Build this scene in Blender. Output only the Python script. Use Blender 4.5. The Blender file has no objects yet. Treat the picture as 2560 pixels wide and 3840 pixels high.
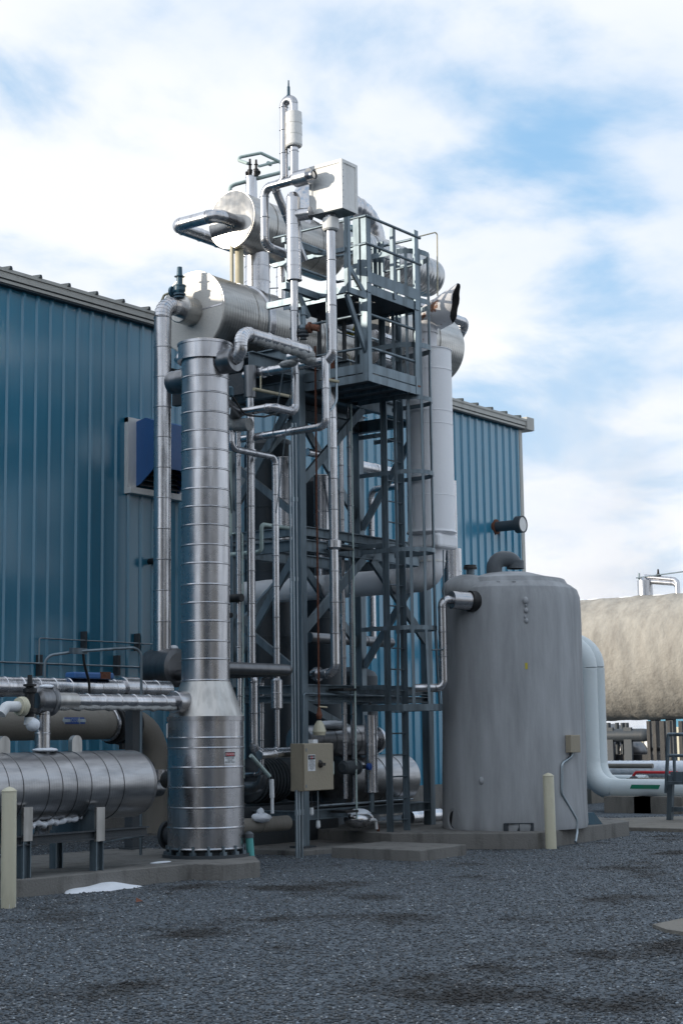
import bpy, math, random
import numpy as np
from mathutils import Vector, Matrix
random.seed(7)
V3 = Vector
# ------------------------------------------------------------------ camera
FPX, CX, CY = 6080.0, 1280.0, 1920.0
PITCH, ROLL, TH, CZ = math.radians(7.8), math.radians(.75), math.radians(36.5), 1.6
_fh = V3((math.cos(TH), math.sin(TH), 0)); _rt = V3((math.sin(TH), -math.cos(TH), 0)); _up = V3((0, 0, 1))
CF = _fh*math.cos(PITCH) + _up*math.sin(PITCH)
_U = -_fh*math.sin(PITCH) + _up*math.cos(PITCH)
CR = _rt*math.cos(ROLL) - _U*math.sin(ROLL)
CU = _U*math.cos(ROLL) + _rt*math.sin(ROLL)
CAM = V3((0, 0, CZ))
scene = bpy.context.scene
col = scene.collection
cd = bpy.data.cameras.new('camera'); cam = bpy.data.objects.new('camera', cd); col.objects.link(cam)
cd.sensor_fit = 'AUTO'; cd.sensor_width = 36.0; cd.lens = FPX/3840*36.0
cd.clip_start = .1; cd.clip_end = 3000
cam.matrix_world = Matrix(((CR.x, CU.x, -CF.x, CAM.x), (CR.y, CU.y, -CF.y, CAM.y), (CR.z, CU.z, -CF.z, CAM.z), (0, 0, 0, 1)))
scene.camera = cam

# ------------------------------------------------------------------ light
SUN_PHI, SUN_E = math.radians(48), math.radians(10.2)      # azimuth from +Y towards -X, elevation
SUNDIR = V3((-math.sin(SUN_PHI)*math.cos(SUN_E), math.cos(SUN_PHI)*math.cos(SUN_E), math.sin(SUN_E)))
sl = bpy.data.lights.new('sun', 'SUN'); sl.energy = 4.0; sl.angle = math.radians(.53); sl.color = (1, .90, .76)
so = bpy.data.objects.new('sun', sl); col.objects.link(so); so.location = (0, 0, 40)
so.rotation_euler = SUNDIR.to_track_quat('Z', 'Y').to_euler()

world = bpy.data.worlds.new('World'); scene.world = world; world.use_nodes = True
def sky():
    nt = world.node_tree; N = nt.nodes; L = nt.links; N.clear()
    out = N.new('ShaderNodeOutputWorld'); bg = N.new('ShaderNodeBackground'); bg.inputs[1].default_value = .1
    st = N.new('ShaderNodeTexSky'); st.sky_type = 'NISHITA'; st.sun_disc = False
    st.sun_elevation = SUN_E; st.sun_rotation = math.atan2(SUNDIR.x, SUNDIR.y)
    st.altitude = 100; st.air_density = 1.0; st.dust_density = .6; st.ozone_density = 1.5
    tc = N.new('ShaderNodeTexCoord')
    sep = N.new('ShaderNodeSeparateXYZ'); L.new(tc.outputs['Generated'], sep.inputs[0])
    def math_(op, a, b=None, c=None):
        m = N.new('ShaderNodeMath'); m.operation = op
        for i, x in enumerate((a, b, c)):
            if x is None: continue
            if isinstance(x, (int, float)): m.inputs[i].default_value = x
            else: L.new(x, m.inputs[i])
        return m.outputs[0]
    z = math_('ADD', math_('MAXIMUM', sep.outputs[2], 0.0), .22)
    cmb = N.new('ShaderNodeCombineXYZ')
    L.new(math_('DIVIDE', sep.outputs[0], z), cmb.inputs[0]); L.new(math_('DIVIDE', sep.outputs[1], z), cmb.inputs[1])
    mp = N.new('ShaderNodeMapping'); mp.inputs['Location'].default_value = SKYOFF; L.new(cmb.outputs[0], mp.inputs[0])
    n1 = N.new('ShaderNodeTexNoise'); n1.inputs['Scale'].default_value = 2.5; n1.inputs['Detail'].default_value = 7; n1.inputs['Roughness'].default_value = .52
    n1.inputs['Distortion'].default_value = .25
    L.new(mp.outputs[0], n1.inputs['Vector'])
    n2 = N.new('ShaderNodeTexNoise'); n2.inputs['Scale'].default_value = 2.0; n2.inputs['Detail'].default_value = 5
    L.new(mp.outputs[0], n2.inputs['Vector'])
    cov = N.new('ShaderNodeValToRGB'); cov.color_ramp.elements[0].position = .345; cov.color_ramp.elements[1].position = .53
    cov.color_ramp.interpolation = 'EASE'
    L.new(n1.outputs['Fac'], cov.inputs[0])
    ccol = N.new('ShaderNodeValToRGB'); e = ccol.color_ramp.elements
    e[0].position = .36; e[0].color = (8.1, 8.8, 9.9, 1); e[1].position = .60; e[1].color = (10.0, 10.1, 10.3, 1)
    L.new(n2.outputs['Fac'], ccol.inputs[0])
    # clouds are brighter towards the sun (forward scattering)
    dp = N.new('ShaderNodeVectorMath'); dp.operation = 'DOT_PRODUCT'; dp.inputs[1].default_value = SUNDIR; L.new(tc.outputs['Generated'], dp.inputs[0])
    glow = math_('MULTIPLY_ADD', math_('POWER', math_('MAXIMUM', dp.outputs['Value'], 0.0), 2.5), .55, 1.05)
    vm = N.new('ShaderNodeVectorMath'); vm.operation = 'SCALE'; L.new(ccol.outputs[0], vm.inputs[0]); L.new(glow, vm.inputs['Scale'])
    skyb = N.new('ShaderNodeVectorMath'); skyb.operation = 'SCALE'; L.new(st.outputs[0], skyb.inputs[0]); skyb.inputs['Scale'].default_value = SKYGAIN
    gap = N.new('ShaderNodeMix'); gap.data_type = 'RGBA'; gap.inputs[0].default_value = .75; L.new(skyb.outputs[0], gap.inputs[6]); gap.inputs[7].default_value = (3.6, 6.4, 9.7, 1)
    hz = N.new('ShaderNodeMapRange'); L.new(sep.outputs[2], hz.inputs[0]); hz.inputs[1].default_value = .02; hz.inputs[2].default_value = .30; hz.inputs[3].default_value = .9; hz.inputs[4].default_value = 0
    hmix = N.new('ShaderNodeMix'); hmix.data_type = 'RGBA'; L.new(hz.outputs[0], hmix.inputs[0]); L.new(gap.outputs[2], hmix.inputs[6]); hmix.inputs[7].default_value = (7.2, 8.1, 9.4, 1)
    mx = N.new('ShaderNodeMix'); mx.data_type = 'RGBA'
    L.new(math_('MULTIPLY', cov.outputs[0], .93), mx.inputs['Factor']); L.new(hmix.outputs[2], mx.inputs['A']); L.new(vm.outputs[0], mx.inputs['B'])
    L.new(mx.outputs['Result'], bg.inputs[0]); L.new(bg.outputs[0], out.inputs[0])
SKYOFF = (15.4, 3.0, 0); SKYGAIN = 2.6
sky()
vs = scene.view_settings; vs.view_transform = 'Standard'; vs.look = 'None'; vs.gamma = 1; vs.use_curve_mapping = False; vs.exposure = 0.0
scene.render.engine = 'CYCLES'
cy_ = scene.cycles; cy_.max_bounces = 7; cy_.diffuse_bounces = 3; cy_.glossy_bounces = 5; cy_.volume_bounces = 4; cy_.sample_clamp_indirect = 6
cy_.use_denoising = True; cy_.caustics_reflective = False

# ------------------------------------------------------------------ photo pixel -> place
def crop(a, b, s): return lambda u, v: (a + u*s, b + v*s)
A = crop(560, 280, .5357); B = crop(1050, 700, .4783); Cc = crop(560, 980, .4719); D = crop(800, 1600, .574); E = crop(800, 2400, .574)
F = crop(0, 2300, .6378); G = crop(1500, 1900, .676); H = crop(0, 980, .4464); I = crop(2100, 2100, .4677); J = crop(1500, 1080, .4762)
K1 = crop(820, 1400, .2551); K2 = crop(1150, 1400, .3508); K3 = crop(820, 1950, .2551); K4 = crop(1150, 1950, .3508); K5 = crop(850, 2500, .2976)
K6 = crop(1250, 2500, .3189); K7 = crop(0, 2350, .4464); K8 = crop(2150, 2650, .2615)
L1 = crop(1200, 740, .2934); L2 = crop(1200, 1100, .2551); L3 = crop(1500, 1080, .17857); L4 = crop(1040, 560, .18705); L5 = crop(560, 980, .21684); L6 = crop(1080, 960, .19564)
def ray(p): return CF + CR*((p[0]-CX)/FPX) - CU*((p[1]-CY)/FPX)
def on(p, ax, v):
    r = ray(p); return CAM + r*((v - CAM[ax])/r[ax])
def oX(p, v): return on(p, 0, v)
def oY(p, v): return on(p, 1, v)
def oZ(p, v=0.): return on(p, 2, v)
def solve(P, d, px=None, py=None):
    """point on the line P + t d that is seen in pixel column px or row py"""
    q = P - CAM
    if px is not None: k = (px-CX)/FPX; n = CR - CF*k
    else: k = -(py-CY)/FPX; n = CU - CF*k
    return P + d*(-(q.dot(n))/(d.dot(n)))
AX = {'x': V3((1, 0, 0)), 'y': V3((0, 1, 0)), 'z': V3((0, 0, 1))}
def path(P, *moves):
    pts = [V3(P)]
    for m in moves:
        a, t = m
        P = pts[-1]
        if a == '+': pts.append(P + V3(t)); continue
        if len(a) == 2:                                   # 'x=' 'z=' absolute
            q = P.copy(); q['xyz'.index(a[0])] = t; pts.append(q); continue
        pts.append(solve(P, AX[a], py=t[1]) if a == 'z' else solve(P, AX[a], px=t[0]))
    return pts
def dist(P): return (V3(P)-CAM).dot(CF)
def zrow(P, py): return solve(V3(P), AX['z'], py=py).z

# ------------------------------------------------------------------ materials
MATS = {}
def newmat(name):
    m = bpy.data.materials.new(name); m.use_nodes = True; nt = m.node_tree
    b = nt.nodes['Principled BSDF']; MATS[name] = m
    return m, nt, nt.nodes, nt.links, b
def noise(N, L, vec, scale, detail=3, rough=.5, stretch=None):
    n = N.new('ShaderNodeTexNoise'); n.inputs['Scale'].default_value = scale; n.inputs['Detail'].default_value = detail; n.inputs['Roughness'].default_value = rough
    if stretch:
        mp = N.new('ShaderNodeMapping'); mp.inputs['Scale'].default_value = stretch; L.new(vec, mp.inputs[0]); vec = mp.outputs[0]
    L.new(vec, n.inputs['Vector']); return n.outputs['Fac']
def ramp(N, L, fac, stops, interp='LINEAR'):
    r = N.new('ShaderNodeValToRGB'); r.color_ramp.interpolation = interp
    e = r.color_ramp.elements
    while len(e) < len(stops): e.new(.5)
    for x, (p, c) in zip(e, stops):
        x.position = p; x.color = (*c, 1) if len(c) == 3 else c
    L.new(fac, r.inputs[0]); return r.outputs[0]
def mixc(N, L, fac, a, b, mode='MIX'):
    m = N.new('ShaderNodeMix'); m.data_type = 'RGBA'; m.blend_type = mode
    for k, x in (('Factor', fac), ('A', a), ('B', b)):
        s = m.inputs[k] if k == 'Factor' else m.inputs[6 if k == 'A' else 7]
        if k == 'Factor': s = m.inputs[0]
        if hasattr(x, 'node'): L.new(x, s)
        elif isinstance(x, (int, float)): s.default_value = x
        else: s.default_value = (*x, 1)
    return m.outputs[2]
def mth(N, L, op, a, b):
    m = N.new('ShaderNodeMath'); m.operation = op
    for i, x in enumerate((a, b)):
        if isinstance(x, (int, float)): m.inputs[i].default_value = x
        else: L.new(x, m.inputs[i])
    return m.outputs[0]
def bump(N, L, h, strength, distance, prev=None):
    b = N.new('ShaderNodeBump'); b.inputs['Strength'].default_value = strength; b.inputs['Distance'].default_value = distance
    L.new(h, b.inputs['Height'])
    if prev is not None: L.new(prev, b.inputs['Normal'])
    return b.outputs[0]
def geo(N): return N.new('ShaderNodeNewGeometry').outputs['Position']
def metal(name, c, rough, var=.25, dent=.12, metallic=1.0, dirt=.35, wave=None, streak=(1, 1, .12)):
    m, nt, N, L, b = newmat(name)
    P = geo(N)
    oi = N.new('ShaderNodeObjectInfo').outputs['Random']
    lo = tuple(x*(1-var) for x in c); hi = tuple(min(1, x*(1+var)) for x in c)
    base = mixc(N, L, oi, lo, hi)
    st = noise(N, L, P, 9, 5, .6, streak)
    base = mixc(N, L, ramp(N, L, st, [(.42, (0, 0, 0)), (.7, (1, 1, 1))]), base, tuple(x*(1-dirt) for x in c))
    L.new(base, b.inputs['Base Color']); b.inputs['Metallic'].default_value = metallic
    rn = noise(N, L, P, 5, 4)
    L.new(mth(N, L, 'MULTIPLY_ADD', rn, .22) if False else mth(N, L, 'ADD', mth(N, L, 'MULTIPLY', rn, .2), rough-.1), b.inputs['Roughness'])
    nb = bump(N, L, noise(N, L, P, 4.2, 2), dent, .05)
    nb = bump(N, L, noise(N, L, P, 26, 3, .5, (1, 1, .3)), .025, .01, nb)
    if wave:
        w = N.new('ShaderNodeTexWave'); w.bands_direction = wave[0]; w.inputs['Scale'].default_value = wave[1]; w.inputs['Distortion'].default_value = 1.2; w.inputs['Detail'].default_value = 1; w.inputs['Detail Scale'].default_value = .6
        L.new(P, w.inputs['Vector']); nb = bump(N, L, w.outputs['Fac'], wave[2], .02, nb)
    L.new(nb, b.inputs['Normal'])
    return m
def paint(name, c, rough=.5, var=.12, dirt=(.12, .10, .08), dirtamt=.4, dscale=6, bumpamt=.05, bscale=30, spec=.4, streak=(1, 1, .25)):
    m, nt, N, L, b = newmat(name); P = geo(N)
    oi = N.new('ShaderNodeObjectInfo').outputs['Random']
    base = mixc(N, L, oi, tuple(x*(1-var) for x in c), tuple(min(1, x*(1+var)) for x in c))
    st = noise(N, L, P, dscale, 6, .65, streak)
    f = ramp(N, L, st, [(.5, (0, 0, 0)), (.78, (dirtamt,)*3)])
    base = mixc(N, L, f, base, dirt)
    L.new(base, b.inputs['Base Color']); b.inputs['Roughness'].default_value = rough; b.inputs['Specular IOR Level'].default_value = spec
    L.new(bump(N, L, noise(N, L, P, bscale, 4), bumpamt*4, .02), b.inputs['Normal'])
    return m
metal('steel', (.58, .58, .60), .26, var=.16, dent=.05)
metal('steel_column', (.50, .50, .52), .28, var=.14, dent=.035, dirt=.3)
metal('steel_drum', (.50, .49, .47), .34, var=.05, dent=.10, wave=('X', 5.5, .18), streak=(.12, 1, 1))
metal('steel_vessel', (.40, .40, .41), .34, var=.05, dent=.06, wave=('X', 9, .05), streak=(.2, 1, 1))
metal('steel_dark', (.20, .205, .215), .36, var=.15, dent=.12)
metal('steel_ribbed', (.56, .56, .56), .33, var=.06, dent=.15, wave=('X', 3.4, .5))
metal('steel_plate', (.52, .51, .49), .42, var=.03, dent=.08)
metal('steel_end', (.36, .355, .345), .20, var=.02, dent=.10)
metal('speckled_plate', (.66, .64, .60), .6, var=.02, dent=.05, metallic=.25, dirt=.15, streak=(6, 6, 6))
metal('galv', (.19, .24, .275), .50, var=.14, dent=.03, metallic=.7, dirt=.45)
metal('conduit', (.36, .42, .46), .40, var=.12, dent=.02, metallic=.8)
paint('blue_wall', (.04, .23, .36), .27, var=.05, dirt=(.05, .10, .15), dirtamt=.22, dscale=2.5, bumpamt=.008, spec=.6)
paint('unseen_wall', (.10, .11, .12), .7)
paint('unseen_door', (.30, .28, .25), .6)
MATS['blue_wall'].node_tree.nodes['Principled BSDF'].inputs['Coat Weight'].default_value = .7
MATS['blue_wall'].node_tree.nodes['Principled BSDF'].inputs['Coat Roughness'].default_value = .18
paint('blue_hood', (.05, .15, .38), .45, dirtamt=.15)
paint('trim', (.46, .46, .43), .5, var=.03, dirtamt=.3)
paint('trim_dark', (.045, .06, .07), .6)
paint('white', (.80, .80, .78), .45, var=.04, dirtamt=.22)
paint('white_silencer', (.86, .87, .90), .5, var=.03, dirtamt=.10, dscale=4, bumpamt=.03)
paint('white_pipe', (.60, .66, .68), .38, var=.03, dirtamt=.08)
paint('cream', (.58, .55, .42), .45, var=.03, dirtamt=.35, dscale=5)
paint('pale_green', (.40, .50, .48), .45, dirtamt=.3)
paint('beige', (.55, .50, .36), .55)
paint('teal', (.12, .46, .45), .45, dirtamt=.2)
paint('pvc', (.09, .105, .12), .45, dirtamt=.2)
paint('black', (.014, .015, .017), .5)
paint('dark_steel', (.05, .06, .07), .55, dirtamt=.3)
paint('shade_filler', (.022, .034, .045), .5, dirtamt=.3)  # near-black colour standing for the shade behind the tower
paint('valve_blue', (.035, .09, .13), .4)
paint('rust', (.16, .06, .035), .8, bumpamt=.2)
paint('cabinet', (.33, .29, .22), .5, var=.02, dirtamt=.25, dscale=3)
paint('cabinet_side', (.33, .29, .22), .5, var=.02, dirtamt=.25, dscale=3)
paint('matte_pipe', (.22, .205, .18), .6, var=.05, dirtamt=.4)
paint('red', (.55, .03, .04), .5)
paint('green_mark', (.01, .20, .11), .5)
paint('yellow', (.5, .42, .05), .5)
paint('sign_blue', (.02, .07, .28), .5)
paint('sign_white', (.72, .74, .76), .5, var=0, dirtamt=.1)
paint('ink', (.02, .02, .025), .6, var=0)
paint('sign_red', (.5, .03, .04), .5)
paint('concrete', (.21, .205, .195), .9, var=.06, dirt=(.05, .048, .045), dirtamt=.8, dscale=4, bumpamt=.12, bscale=40, spec=.2)
paint('concrete_pale', (.24, .225, .20), .9, var=.06, dirt=(.10, .09, .08), dirtamt=.7, dscale=4, bumpamt=.12, bscale=40, spec=.2)
paint('snow', (.80, .84, .90), .75, var=.02, dirtamt=.05, bumpamt=.15, bscale=14, spec=.3)
paint('frost', (.36, .37, .37), .85, var=.05, dirtamt=.5, dscale=14, bumpamt=.35, bscale=22)
def foam(name, c, c2, sc, bm, stretch):
    m, nt, N, L, b = newmat(name); P = geo(N)
    n = noise(N, L, P, 2.2, 6, .62, stretch)
    c_ = mixc(N, L, ramp(N, L, n, [(.38, (0, 0, 0)), (.72, (1, 1, 1))]), c, c2)
    L.new(c_, b.inputs['Base Color']); b.inputs['Roughness'].default_value = .82; b.inputs['Specular IOR Level'].default_value = .25
    nb = bump(N, L, noise(N, L, P, sc, 5, .6), bm, .06)
    nb = bump(N, L, noise(N, L, P, sc*5, 3, .6), bm*.6, .02, nb)
    L.new(nb, b.inputs['Normal'])
foam('poly_grey', (.43, .445, .465), (.22, .23, .24), 3.5, .10, (1, 1, .14))
foam('foam_tan', (.41, .385, .34), (.27, .25, .22), 6.0, .7, (1, 1, .35))
def gravel():
    m, nt, N, L, b = newmat('gravel'); P = geo(N)
    v = N.new('ShaderNodeTexVoronoi'); v.inputs['Scale'].default_value = 42; v.inputs['Randomness'].default_value = 1; L.new(P, v.inputs['Vector'])
    cell = ramp(N, L, v.outputs['Color'], [(0, (.045, .056, .068)), (.45, (.10, .12, .14)), (.8, (.16, .185, .21)), (1, (.30, .31, .32))])
    wet = ramp(N, L, noise(N, L, P, .62, 5, .6, (1, 1, 1)), [(.36, (.38, .34, .31)), (.46, (1, 1, 1))])
    c = mixc(N, L, 1.0, cell, wet, 'MULTIPLY')
    L.new(c, b.inputs['Base Color']); b.inputs['Roughness'].default_value = .85; b.inputs['Specular IOR Level'].default_value = .3
    h = mth(N, L, 'SUBTRACT', 1.0, v.outputs['Distance'])
    nb = bump(N, L, h, .9, .02); nb = bump(N, L, noise(N, L, P, 1.3, 3), .25, .12, nb)
    L.new(nb, b.inputs['Normal'])
gravel()
def stones_mat():
    m, nt, N, L, b = newmat('stones'); P = geo(N)
    at = N.new('ShaderNodeAttribute'); at.attribute_name = 'col'
    wet = ramp(N, L, noise(N, L, P, .62, 5, .6, (1, 1, 1)), [(.36, (.38, .34, .31)), (.46, (1, 1, 1))])
    c = mixc(N, L, 1.0, at.outputs['Color'], wet, 'MULTIPLY')
    L.new(c, b.inputs['Base Color']); b.inputs['Roughness'].default_value = .75; b.inputs['Specular IOR Level'].default_value = .35
stones_mat()
def silencer_vent():
    m, nt, N, L, b = newmat('white_rusty'); P = geo(N)
    f = ramp(N, L, noise(N, L, P, 4.5, 5, .6), [(.60, (0, 0, 0)), (.66, (1, 1, 1))])
    c = mixc(N, L, f, (.62, .62, .64), (.20, .09, .05)); L.new(c, b.inputs['Base Color']); b.inputs['Roughness'].default_value = .6
silencer_vent()
def label_mat(): pass

# ------------------------------------------------------------------ mesh building
class MB:
    def __init__(s): s.v = []; s.f = []; s.sm = []
    def add(s, vs, fs, smooth=False):
        o = len(s.v); s.v += [tuple(x) for x in vs]; s.f += [tuple(i+o for i in f) for f in fs]; s.sm += [smooth]*len(fs); return s
    def box(s, x0, x1, y0, y1, z0, z1):
        vs = [(x, y, z) for z in (z0, z1) for y in (y0, y1) for x in (x0, x1)]
        return s.add(vs, [(0, 2, 3, 1), (4, 5, 7, 6), (0, 1, 5, 4), (2, 6, 7, 3), (0, 4, 6, 2), (1, 3, 7, 5)])
    def bar(s, p0, p1, w, h, up=None):
        p0, p1 = V3(p0), V3(p1); d = (p1-p0).normalized()
        up = V3(up) if up is not None else (V3((0, 0, 1)) if abs(d.z) < .95 else V3((0, 1, 0)))
        a = d.cross(up).normalized(); u = a.cross(d).normalized()
        vs = [p + a*(i*w/2) + u*(j*h/2) for p in (p0, p1) for i, j in ((-1, -1), (1, -1), (1, 1), (-1, 1))]
        return s.add(vs, [(3, 2, 1, 0), (4, 5, 6, 7)] + [(i, (i+1) % 4, (i+1) % 4+4, i+4) for i in range(4)])
    def ibeam(s, p0, p1, d, w, t=.014, up=None):
        p0, p1 = V3(p0), V3(p1); ax = (p1-p0).normalized()
        up = V3(up) if up is not None else (V3((0, 0, 1)) if abs(ax.z) < .95 else V3((0, 1, 0)))
        a = ax.cross(up).normalized(); u = a.cross(ax).normalized()
        s.bar(p0+u*(d/2-t/2), p1+u*(d/2-t/2), w, t, u); s.bar(p0-u*(d/2-t/2), p1-u*(d/2-t/2), w, t, u)
        return s.bar(p0, p1, t, d-2*t, u)
    def angle(s, p0, p1, w, t=.012, a=None, b=None):
        """angle section: two legs along unit vectors a and b"""
        p0, p1, a, b = V3(p0), V3(p1), V3(a), V3(b)
        s.bar(p0+a*(w/2), p1+a*(w/2), t, w, a); return s.bar(p0+b*(w/2), p1+b*(w/2), t, w, b)
    def tube(s, pts, r, n=14, cap=True, smooth=True):
        pts = [V3(p) for p in pts]; m = len(pts)
        rs = r if isinstance(r, (list, tuple)) else [r]*m
        tan = []
        for i in range(m):
            t = (pts[min(i+1, m-1)]-pts[max(i-1, 0)])
            tan.append(t.normalized() if t.length > 1e-9 else tan[-1])
        u = tan[0].orthogonal().normalized(); vs = []; 
        for i in range(m):
            u = (u - tan[i]*u.dot(tan[i])).normalized(); w = tan[i].cross(u)
            for k in range(n):
                a = 2*math.pi*k/n; vs.append(pts[i] + u*(rs[i]*math.cos(a)) + w*(rs[i]*math.sin(a)))
        fs = [(i*n+k, i*n+(k+1) % n, (i+1)*n+(k+1) % n, (i+1)*n+k) for i in range(m-1) for k in range(n)]
        s.add(vs, fs, smooth)
        if cap: s.add([vs[k] for k in range(n)], [tuple(range(n))[::-1]]); s.add(vs[-n:], [tuple(range(n))])
        return s
    def lathe(s, p0, d, prof, n=32, cap=True, smooth=True):
        """surface of revolution; rings are split where the profile bends sharply so that corners stay crisp"""
        p0, d = V3(p0), V3(d).normalized(); u = d.orthogonal().normalized(); w = d.cross(u)
        def ring(t, r): return [p0 + d*t + u*(r*math.cos(2*math.pi*k/n)) + w*(r*math.sin(2*math.pi*k/n)) for k in range(n)]
        runs = [[prof[0]]]
        for i in range(1, len(prof)):
            runs[-1].append(prof[i])
            if i < len(prof)-1:
                a = math.atan2(prof[i][1]-prof[i-1][1], prof[i][0]-prof[i-1][0]); b = math.atan2(prof[i+1][1]-prof[i][1], prof[i+1][0]-prof[i][0])
                if abs((a-b+math.pi) % (2*math.pi)-math.pi) > .45: runs.append([prof[i]])
        for rn in runs:
            vs = [q for t, r in rn for q in ring(t, r)]
            s.add(vs, [(i*n+k, i*n+(k+1) % n, (i+1)*n+(k+1) % n, (i+1)*n+k) for i in range(len(rn)-1) for k in range(n)], smooth)
        if cap: s.add(ring(*prof[0]), [tuple(range(n))[::-1]]); s.add(ring(*prof[-1]), [tuple(range(n))])
        return s
    def prism(s, poly, z0, z1):
        n = len(poly); vs = [(x, y, z0) for x, y in poly] + [(x, y, z1) for x, y in poly]
        return s.add(vs, [tuple(range(n))[::-1], tuple(range(n, 2*n))] + [(i, (i+1) % n, (i+1) % n+n, i+n) for i in range(n)])
    def sphere(s, c, r, n=12, m=8, sq=(1, 1, 1), jit=0):
        c = V3(c); vs = []; rr = random.Random(int(c.x*1000+c.z*77))
        for i in range(m+1):
            th = math.pi*i/m
            for k in range(n):
                a = 2*math.pi*k/n; q = r*(1+jit*(rr.random()-.5))
                vs.append(c + V3((q*sq[0]*math.sin(th)*math.cos(a), q*sq[1]*math.sin(th)*math.sin(a), q*sq[2]*math.cos(th))))
        return s.add(vs, [(i*n+k, (i+1)*n+k, (i+1)*n+(k+1) % n, i*n+(k+1) % n) for i in range(m) for k in range(n)], True)
    def mesh(s, name, off):
        me = bpy.data.meshes.new(name)
        me.from_pydata([(x-off[0], y-off[1], z-off[2]) for x, y, z in s.v], [], s.f)
        me.polygons.foreach_set('use_smooth', s.sm); me.update(); return me
def thing(name, label, cat, loc, group=None):
    o = bpy.data.objects.new(name, None); col.objects.link(o); o.location = loc; o.empty_display_size = .2
    o['label'] = label; o['category'] = cat
    if group: o['group'] = group
    return o
ROOTLOC = {}
def part(name, mb, mat, parent, label=None):
    root = parent
    while root.parent: root = root.parent
    off = root.location
    o = bpy.data.objects.new(name, mb.mesh(name, off)); o.data.materials.append(MATS[mat]); col.objects.link(o); o.parent = parent
    if label: o['label'] = label
    return o
def single(name, mb, mat, label=None, cat=None, group=None, kind=None, bevel=0):
    v = np.array(mb.v); off = ((v[:, 0].min()+v[:, 0].max())/2, (v[:, 1].min()+v[:, 1].max())/2, v[:, 2].min())
    o = bpy.data.objects.new(name, mb.mesh(name, off)); o.location = off; o.data.materials.append(MATS[mat]); col.objects.link(o)
    if kind: o['kind'] = kind
    if label: o['label'] = label
    if cat: o['category'] = cat
    if group: o['group'] = group
    if bevel:
        b = o.modifiers.new('bevel', 'BEVEL'); b.width = bevel; b.segments = 2
    return o
def bev(o, w=.006, seg=2):
    b = o.modifiers.new('bevel', 'BEVEL'); b.width = w; b.segments = seg; b.limit_method = 'ANGLE'; return o
def split_path(pts, R):
    """straight pieces and elbow arcs of a polyline whose corners are rounded with radius R"""
    pts = [V3(p) for p in pts]; out = []; cur = pts[0]
    for i in range(1, len(pts)-1):
        a, b, c = pts[i-1], pts[i], pts[i+1]
        d1 = (b-a).normalized(); d2 = (c-b).normalized(); cs = max(-1, min(1, d1.dot(d2))); th = math.acos(cs)
        if th < .02: continue
        t = min(R*math.tan(th/2), .48*(b-a).length if i > 1 else .95*(b-a).length, .48*(c-b).length if i < len(pts)-2 else .95*(c-b).length)
        r = t/math.tan(th/2); p, q = b-d1*t, b+d2*t
        nrm = (d2 - d1*cs).normalized(); ctr = p + nrm*r
        k = max(3, int(8*th/(math.pi/2))); arc = []
        for j in range(k+1):
            an = th*j/k; arc.append(ctr - nrm*(r*math.cos(an)) + d1*(r*math.sin(an)))
        if (p-cur).length > .004: out.append(('s', [cur, p]))
        out.append(('e', arc)); cur = q
    if (pts[-1]-cur).length > .004: out.append(('s', [cur, pts[-1]]))
    return out
def rounded(pts, R):
    o = []
    for k, p in split_path(pts, R): o += p if not o else p[1:] if (o[-1]-p[0]).length < 1e-4 else p
    return o
def pipe(name, label, pts, r, mat='steel', band=.5, R=None, group=None, n=18, bead=.0075, cat='pipe', gore=True):
    R = R or r*2.6
    root = thing(name, label, cat, pts[0], group)
    for kind, p in split_path(pts, R):
        if kind == 's':
            a, b = p; Ln = (b-a).length; k = max(1, int(round(Ln/band))); d = (b-a)/k
            for i in range(k):
                q0 = a+d*i; L_ = d.length; h = .016
                prof = [(0, r), (h*.3, r+bead), (h*.75, r+bead), (h+.004, r), (L_, r)] if L_ > .06 else [(0, r), (L_, r)]
                part('sleeve', MB().lathe(q0, d, prof, n), mat, root)
        else:
            pts_, rs = [], []
            for j in range(len(p)):
                pts_.append(p[j]); rs.append(r*(1.0 if j in (0, len(p)-1) else 1.015))
            mb = MB().tube(pts_, rs, n)
            if gore and r > .045:
                for j in range(1, len(p)-1):
                    t = (p[j+1]-p[j-1]).normalized(); mb.lathe(p[j]-t*.004, t, [(0, r*1.0), (.001, r*1.045), (.007, r*1.045), (.008, r)], n, cap=False)
            part('elbow', mb, mat, root)
    return root
def line(name, label, pts, r, mat='conduit', R=.06, n=8, cat='conduit', group=None):
    return single(name, MB().tube(rounded(pts, R), r, n), mat, label, cat, group)
def collar(root, p, d, r, L, mat='steel', name='collar', n=24):
    p, d = V3(p), V3(d).normalized()
    return part(name, MB().lathe(p, d, [(0, r*.94), (.01, r), (L-.01, r), (L, r*.94)], n), mat, root)
def text_mesh(body, size):
    cu = bpy.data.curves.new('t', 'FONT'); cu.body = body; cu.size = size; cu.align_x = 'CENTER'; cu.align_y = 'CENTER'; cu.resolution_u = 3
    o = bpy.data.objects.new('t', cu); col.objects.link(o)
    dg = bpy.context.evaluated_depsgraph_get(); me = bpy.data.meshes.new_from_object(o.evaluated_get(dg))
    v = [tuple(x.co) for x in me.vertices]; f = [tuple(p.vertices) for p in me.polygons]
    bpy.data.objects.remove(o); bpy.data.meshes.remove(me); bpy.data.curves.remove(cu); return v, f
def flat_text(mb, body, size, c, right, up, nrm, off=.002):
    v, f = text_mesh(body, size); c, right, up, nrm = V3(c), V3(right), V3(up), V3(nrm)
    return mb.add([c + right*x + up*y + nrm*off for x, y, z in v], f)
exec_parts = []
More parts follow.
